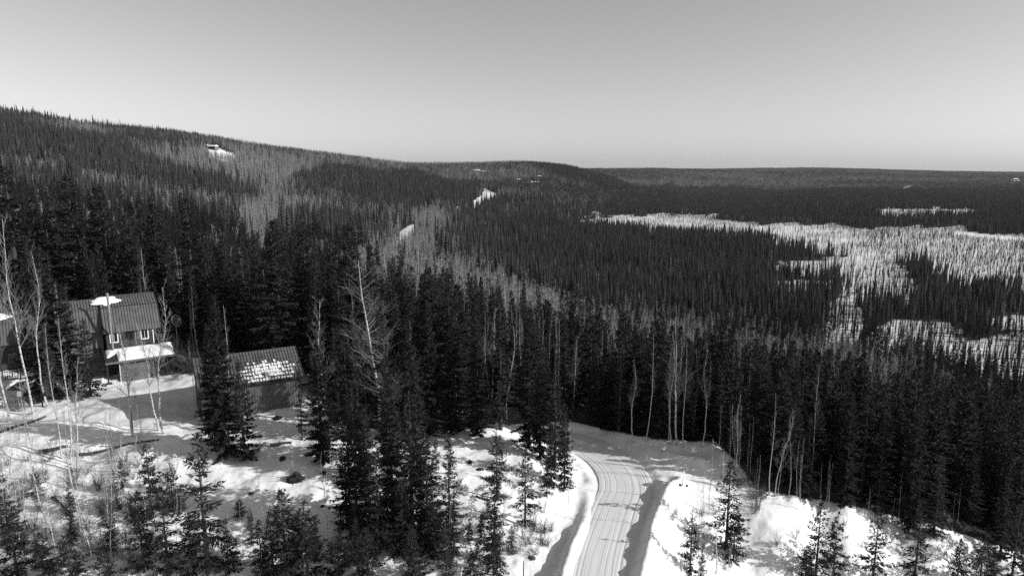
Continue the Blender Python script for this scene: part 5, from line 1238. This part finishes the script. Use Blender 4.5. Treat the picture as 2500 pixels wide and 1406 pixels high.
CB = [proto_obj('clump_form', clump(80 + i, 14, 6.5, 'b')) for i in range(3)] + [proto_obj('clump_form', clump(85, 14, 6.5, 'm'))]

def scatter(name, x, y, z, rot, scl, idx, protos, label, cat):
    me = bpy.data.meshes.new(name); n = len(x)
    me.vertices.add(n); me.vertices.foreach_set('co', np.stack([x, y, z], 1).astype(np.float32).ravel())
    rg = np.random.default_rng(n)
    a = me.attributes.new('turn', 'FLOAT_VECTOR', 'POINT'); a.data.foreach_set('vector', np.stack([rg.normal(0, .028, n), rg.normal(0, .028, n), rot], 1).astype(np.float32).ravel())
    for nm, ty, val in (('form', 'INT', idx),):
        a = me.attributes.new(nm, ty, 'POINT'); a.data.foreach_set('value', val.astype(np.float32 if ty == 'FLOAT' else np.int32))
    a = me.attributes.new('size', 'FLOAT_VECTOR', 'POINT'); a.data.foreach_set('vector', scl.astype(np.float32).ravel())
    o = obj(name, me); tag(o, label, cat, None, 'stuff')
    ng = bpy.data.node_groups.new(name + '_nodes', 'GeometryNodeTree')
    ng.interface.new_socket('Geometry', in_out='INPUT', socket_type='NodeSocketGeometry'); ng.interface.new_socket('Geometry', in_out='OUTPUT', socket_type='NodeSocketGeometry')
    N = ng.nodes; L = ng.links
    gi = N.new('NodeGroupInput'); go = N.new('NodeGroupOutput')
    mp = N.new('GeometryNodeMeshToPoints'); ip = N.new('GeometryNodeInstanceOnPoints'); ip.inputs['Pick Instance'].default_value = True
    jn = N.new('GeometryNodeJoinGeometry')
    for p in reversed(protos):
        oi = N.new('GeometryNodeObjectInfo'); oi.inputs['Object'].default_value = p
        gt = N.new('GeometryNodeGeometryToInstance'); L.new(oi.outputs['Geometry'], gt.inputs[0]); L.new(gt.outputs[0], jn.inputs[0])
    def na(nm, ty):
        q = N.new('GeometryNodeInputNamedAttribute'); q.data_type = ty; q.inputs['Name'].default_value = nm; return q.outputs['Attribute']
    L.new(gi.outputs[0], mp.inputs['Mesh']); L.new(mp.outputs[0], ip.inputs['Points']); L.new(jn.outputs[0], ip.inputs['Instance'])
    L.new(na('form', 'INT'), ip.inputs['Instance Index']); L.new(na('turn', 'FLOAT_VECTOR'), ip.inputs['Rotation']); L.new(na('size', 'FLOAT_VECTOR'), ip.inputs['Scale'])
    L.new(ip.outputs[0], go.inputs[0])
    md = o.modifiers.new('scatter', 'NODES'); md.node_group = ng
    return o
r = np.random.default_rng(99)
def put(name, m, protos, base, label, cat, wr=(.85, 1.3)):
    nfar = 5 if 'spruce' in name else 4
    n = int(m.sum()); k = fh_[m] / base; w_ = r.uniform(*wr, n)
    scatter(name, fx_[m], fy_[m], fz_[m] - .1, r.uniform(0, 6.28, n), np.stack([k * w_, k * w_, k], 1), np.where(fd_[m] < (300 if 'spruce' in name else 165), r.integers(0, len(protos) - nfar, n) if len(protos) > nfar else 0, r.integers(len(protos) - nfar, len(protos), n)) if len(protos) > nfar else r.integers(0, len(protos), n), protos, label, cat)
bog = fs_ > .5
def whole(key):
    tm, cm, Ht = PROTO[key]; me = bpy.data.meshes.new('forest_tree'); bm = bmesh.new()
    bm.from_mesh(tm); n0 = len(bm.faces); bm.from_mesh(cm)
    for f in list(bm.faces)[n0:]: f.material_index = 1
    bmesh.ops.scale(bm, vec=(10 / Ht,) * 3, verts=bm.verts)
    bm.to_mesh(me); bm.free(); me.materials.append(tm.materials[0]); me.materials.append(cm.materials[0]); return proto_obj('forest_tree', me)
NS = [whole(k) for k in ('big0', 'big1', 'big2', 'mid0', 'thin0')]
NB = [whole(k) for k in ('bir0', 'bir1', 'bir2', 'bir3')]
FH = [proto_obj('spruce_form', far_spruce(150 + i, 10, q, 15, 6).mesh('hill_spruce', M['needles_hill'])) for i, q in enumerate((1.15, 1.0, 1.35, .85, .75))]
hill = (fz_ > -24 + 6 * fbm(fx_ / 50, fy_ / 50, 3, 2)) & (fd_ > 300)
put('hillside_spruce_forest', ~fb_ & ~bog & hill, FH, 10, 'spruces growing thickly over the long hillside on the left', 'forest')
put('spruce_forest', ~fb_ & ~bog & ~hill, NS + FS, 10, 'dense dark spruce forest covering hillside and valley', 'forest')
put('bog_spruce_forest', ~fb_ & bog, FS, 10, 'thin stunted spruces scattered over the snowy bog', 'forest', (.34, .58))
put('birch_forest', fb_, NB + FB, 10, 'grey stands of bare birch between the spruces', 'forest')

# clumps beyond
X2, Y2, Z2, I2, S2 = [], [], [], [], []
for (y0, y1, sp, seed, k) in ((1150, 2700, 10.5, 12, 1.0), (2700, 6200, 22, 13, 1.15)):
    x, y, z, snow, isb, u, v, d, rr = stand(y0, y1, sp, seed)
    X2.append(x); Y2.append(y); Z2.append(z); I2.append(isb); S2.append(np.full(len(x), k))
X2, Y2, Z2, I2, S2 = [np.concatenate(q) for q in (X2, Y2, Z2, I2, S2)]
def put2(name, m, protos, label):
    n = int(m.sum()); k = S2[m]; f = np.where(S2[m] > 1.1, 1.9, 1.0)
    scatter(name, X2[m], Y2[m], Z2[m] - .2, r.uniform(0, 6.28, n), np.stack([k * f, k * f, k * r.uniform(.8, 1.15, n)], 1), r.integers(0, len(protos), n), protos, label, 'forest')
put2('distant_spruce_wood', ~I2, CS, 'far spruce woods on the hills and plain towards the horizon')
put2('distant_birch_wood', I2, CB, 'far bare birch woods on the hills and plain towards the horizon')
print('TREES', COUNT, len(fx_), len(X2))

# ------------------------------------------------------------------ scattered plants: say what each stands beside
LM = [(545, 900, 'garage roof'), (690, 1000, 'garage wall'), (722, 1165, 'root wad'), (685, 1088, 'short dark log'), (45, 985, 'play tower'), (104, 980, 'short yard post'), (290, 1095, 'long fallen log'), (130, 1098, 'thick dark log'), (60, 1038, 'left edge log'),
      (203, 1300, 'marked birch'), (508, 1360, 'open spruce'), (372, 1240, 'bushy low spruce'), (700, 1380, 'wide bottom spruce'), (872, 1280, 'clump left tree'), (990, 1280, 'clump white trunk'), (1098, 1310, 'clump right tree'),
      (1148, 1128, 'knoll stone'), (1282, 1270, 'lone cut-bank spruce'), (1208, 1310, 'ragged bank spruce'), (1278, 1395, 'marker post'), (1388, 1210, 'roadside birch'), (1667, 1170, 'road sign'), (1772, 1320, 'embankment spruce'), (1684, 1380, 'slender roadside spruce'),
      (1878, 1200, 'side-limbed crest birch'), (1990, 1390, 'bottom spruce pair'), (2128, 1400, 'middle bottom spruce'), (2228, 1400, 'tall bright-slope spruce'), (2332, 1420, 'small conical spruce'), (2278, 1300, 'forest-edge spruce'), (270, 930, 'porch'), (437, 800, 'satellite dish'), (560, 1260, 'round spruce bush'), (585, 1110, 'big garage spruce'),
      (1655, 1000, 'tallest junction birch'), (1550, 1000, 'limbed junction birch'), (1712, 1050, 'bent junction birch'), (925, 950, 'gnarled aspen'), (1050, 900, 'black-crowned spruce'), (1238, 950, 'crooked knoll birch'), (1292, 1000, 'broad bend spruce'), (205, 650, 'tallest house spruce'), (803, 900, 'fan-limbed birch'), (690, 750, 'great garage spruce'), (482, 700, 'pointed dish spruce'), (2215, 1200, 'tall forest-edge spruce'), (2140, 1180, 'spruce behind the pair'), (2440, 1300, 'far right edge spruce'), (2060, 1180, 'crest spruce'), (2335, 1240, 'pale right-edge birch')]
bpy.context.view_layer.update()
def telling():
    seen = {}
    for o in list(C.objects):
        g_ = o.get('group', '')
        if o.parent or not ('bare s' in g_ or 'low bare' in g_ or 'young spruces' in g_ or 'rows' in g_): continue
        u_, v_, d_ = proj(o.location.x, o.location.y, o.location.z); 
        hh = max((c.dimensions.z for c in o.children), default=o.dimensions.z)
        forest = 'rows' in g_
        vm = v_ - FPX * hh / d_ * (.5 if forest else .1)
        lu, lv, ln = min(LM, key=lambda q: (q[0] - u_) ** 2 + 1.3 * (q[1] - vm) ** 2)
        du, dv_ = u_ - lu, vm - lv; dist = math.hypot(du, dv_)
        side = ('right of' if du > 0 else 'left of') if abs(du) > .6 * abs(dv_) else ('below' if dv_ > 0 else 'above')
        near_ = 'close' if dist < 28 else ('just' if dist < 60 else ('a little way' if dist < 110 else 'well'))
        kind = o.name.split('.')[0]
        if kind == 'shrub': size = 'tiny' if hh < .75 else ('small' if hh < 1.2 else ('knee-high' if hh < 1.7 else 'waist-high')); nm = 'bare shrub'
        elif kind == 'birch_sapling': size = 'short' if hh < 3.6 else ('slender' if hh < 5.2 else 'tall thin'); nm = 'bare sapling'
        elif kind == 'spruce_tree' and not forest: size = 'tiny' if hh < 2 else ('little' if hh < 2.8 else 'young'); nm = 'spruce'
        elif kind == 'spruce_tree': size = 'short dark' if hh < 9 else ('dark' if hh < 11.5 else ('tall dark' if hh < 13.5 else 'very tall dark')); nm = 'forest spruce'
        else: size = 'short pale' if hh < 10.5 else ('pale' if hh < 13 else 'tall pale'); nm = 'bare forest birch'
        o['label'] = f'{size} {nm} {near_} {side} the {ln}'
        seen.setdefault(o['label'], []).append(o)
    again = {}
    for lb, os_ in seen.items():
        if len(os_) > 3:
            for o in os_:
                u_, v_, d_ = proj(o.location.x, o.location.y, o.location.z)
                ln2 = sorted(LM, key=lambda q: (q[0] - u_) ** 2 + 1.3 * (q[1] - v_) ** 2)
                ln2 = next(q for q in ln2 if q[2] not in lb)[2]
                new = lb + ', towards the ' + ln2
                if len(new.replace('-', ' ').split()) <= 16: o['label'] = new
        for o in os_: again.setdefault(o['label'], []).append(o)
    for lb, os_ in again.items():
        if len(os_) == 3 and len(lb.split()) <= 12:
            for o, w_ in zip(sorted(os_, key=lambda q: q.location.x / q.location.y), ('leftmost of three', 'middle of three', 'rightmost of three')): o['label'] = lb + ', ' + w_
        if len(os_) == 2 and len(lb.split()) <= 13:
            a_, b_ = sorted(os_, key=lambda q: q.location.x / q.location.y)
            a_['label'] = lb + ', left of two'; b_['label'] = lb + ', right of two'
telling()

# ------------------------------------------------------------------ far buildings
def far_house(name, u, v, L, D, h, rh, rz, label, cat, mroof='roof_snow', mwall='siding', wins=2, up=0.0):
    g = ground(u, v)
    o = empty(name, (g[0], g[1], g[2] + up), rz); tag(o, label, cat)
    b = MB(); b.box(-L / 2, L / 2, -D / 2, D / 2, -4, h); b.build('wall', M[mwall], o)
    e = .5; b = MB()
    b.add([(-L / 2 - e, -D / 2 - e, h), (L / 2 + e, -D / 2 - e, h), (L / 2 + e, D / 2 + e, h), (-L / 2 - e, D / 2 + e, h), (-L / 2 - e, 0, h + rh), (L / 2 + e, 0, h + rh)],
          [(0, 3, 2, 1), (0, 1, 5, 4), (2, 3, 4, 5), (1, 2, 5), (3, 0, 4)]); b.build('roof', M[mroof], o)
    for k in range(wins):
        x = -L / 2 + L * (k + .5) / wins; b = MB(); b.box(x - L * .16, x + L * .16, -D / 2 - .06, -D / 2, h * .35, h * .85); b.build('window', M['glass'], o)
    return o
far_house('hill_house', 521, 366, 12, 8, 5.0, 2.2, R(-15), 'house with snowy roof alone on the wooded hillside', 'house', wins=3)
far_house('hill_shed', 504, 362, 5, 4, 4.5, 1.5, R(20), 'small shed left of the house on the wooded hillside', 'shed', mwall='canvas', wins=1)
far_house('far_house', 1166, 422, 13, 8, 4, 2.5, R(5), 'longer of two low snow-roofed houses on the far hill', 'house', wins=2, up=1.2)
far_house('far_house', 1177, 424, 11, 7, 3, 2, R(5), 'lower right one of two snow-roofed houses on the far hill', 'house', wins=2, up=1.2)
far_house('far_cabin', 1002, 474, 5, 4, 3.5, 1.8, R(10), 'tiny snow-roofed cabin in the dark forest left of the cutting', 'cabin', wins=1, up=1.2)
far_house('far_house', 1306, 450, 16, 8, 3, 2, R(0), 'snow-roofed building right of the cleared cutting on the far hill', 'house', wins=3, up=1.2)
far_house('far_house', 1268, 444, 10, 8, 3, 2, R(0), 'snow-roofed house above the cleared cutting on the far hill', 'house', wins=2, up=1.2)
far_house('far_house', 1317, 435, 9, 7, 3, 2, R(20), 'highest snow-roofed house on the far hill near the dark crest', 'house', wins=2, up=1.2)
far_house('far_building', 2479, 441, 24, 12, 6, 4, R(0), 'large pale building on the plain near the right horizon', 'building', mwall='siding', wins=4, up=2)
g = ground(2017, 420)
if g is None: g = at_depth(2017, 4900)
mt = empty('radio_mast', (g[0], g[1], g[2]), 0); tag(mt, 'slim radio mast on the far ridge right of the middle', 'mast')
b = MB()
for sx in (-1, 1):
    for sy in (-1, 1): b.tube([(sx * 1.6, sy * 1.6, -2), (sx * .3, sy * .3, 44)], [.3, .2], 4, False)
b.build('leg', M['post'], mt)
b = MB()
for k in range(9):
    z0 = k * 4.8; w0 = 1.6 - 1.3 * z0 / 44; w1 = 1.6 - 1.3 * (z0 + 4.8) / 44
    b.bar((-w0, -w0, z0), (w1, -w1, z0 + 4.8), .2); b.bar((w0, w0, z0), (-w1, w1, z0 + 4.8), .2)
b.build('brace', M['post'], mt)

# ------------------------------------------------------------------ air
HAZE = True
if HAZE:
    hm = bpy.data.materials.new('haze'); hm.use_nodes = True
    n = hm.node_tree.nodes; l = hm.node_tree.links; n.remove(n['Principled BSDF'])
    pv = n.new('ShaderNodeVolumePrincipled'); pv.inputs['Color'].default_value = (.9, .9, .9, 1); pv.inputs['Density'].default_value = 0.000021
    l.new(pv.outputs[0], n['Material Output'].inputs['Volume'])
    b = MB(); b.box(-42000, 42000, -60, 24500, -60, 230); hz = b.build('haze', hm); hz['kind'] = 'stuff'; hz['label'] = 'thin clear winter air, faintly paling the far hills'
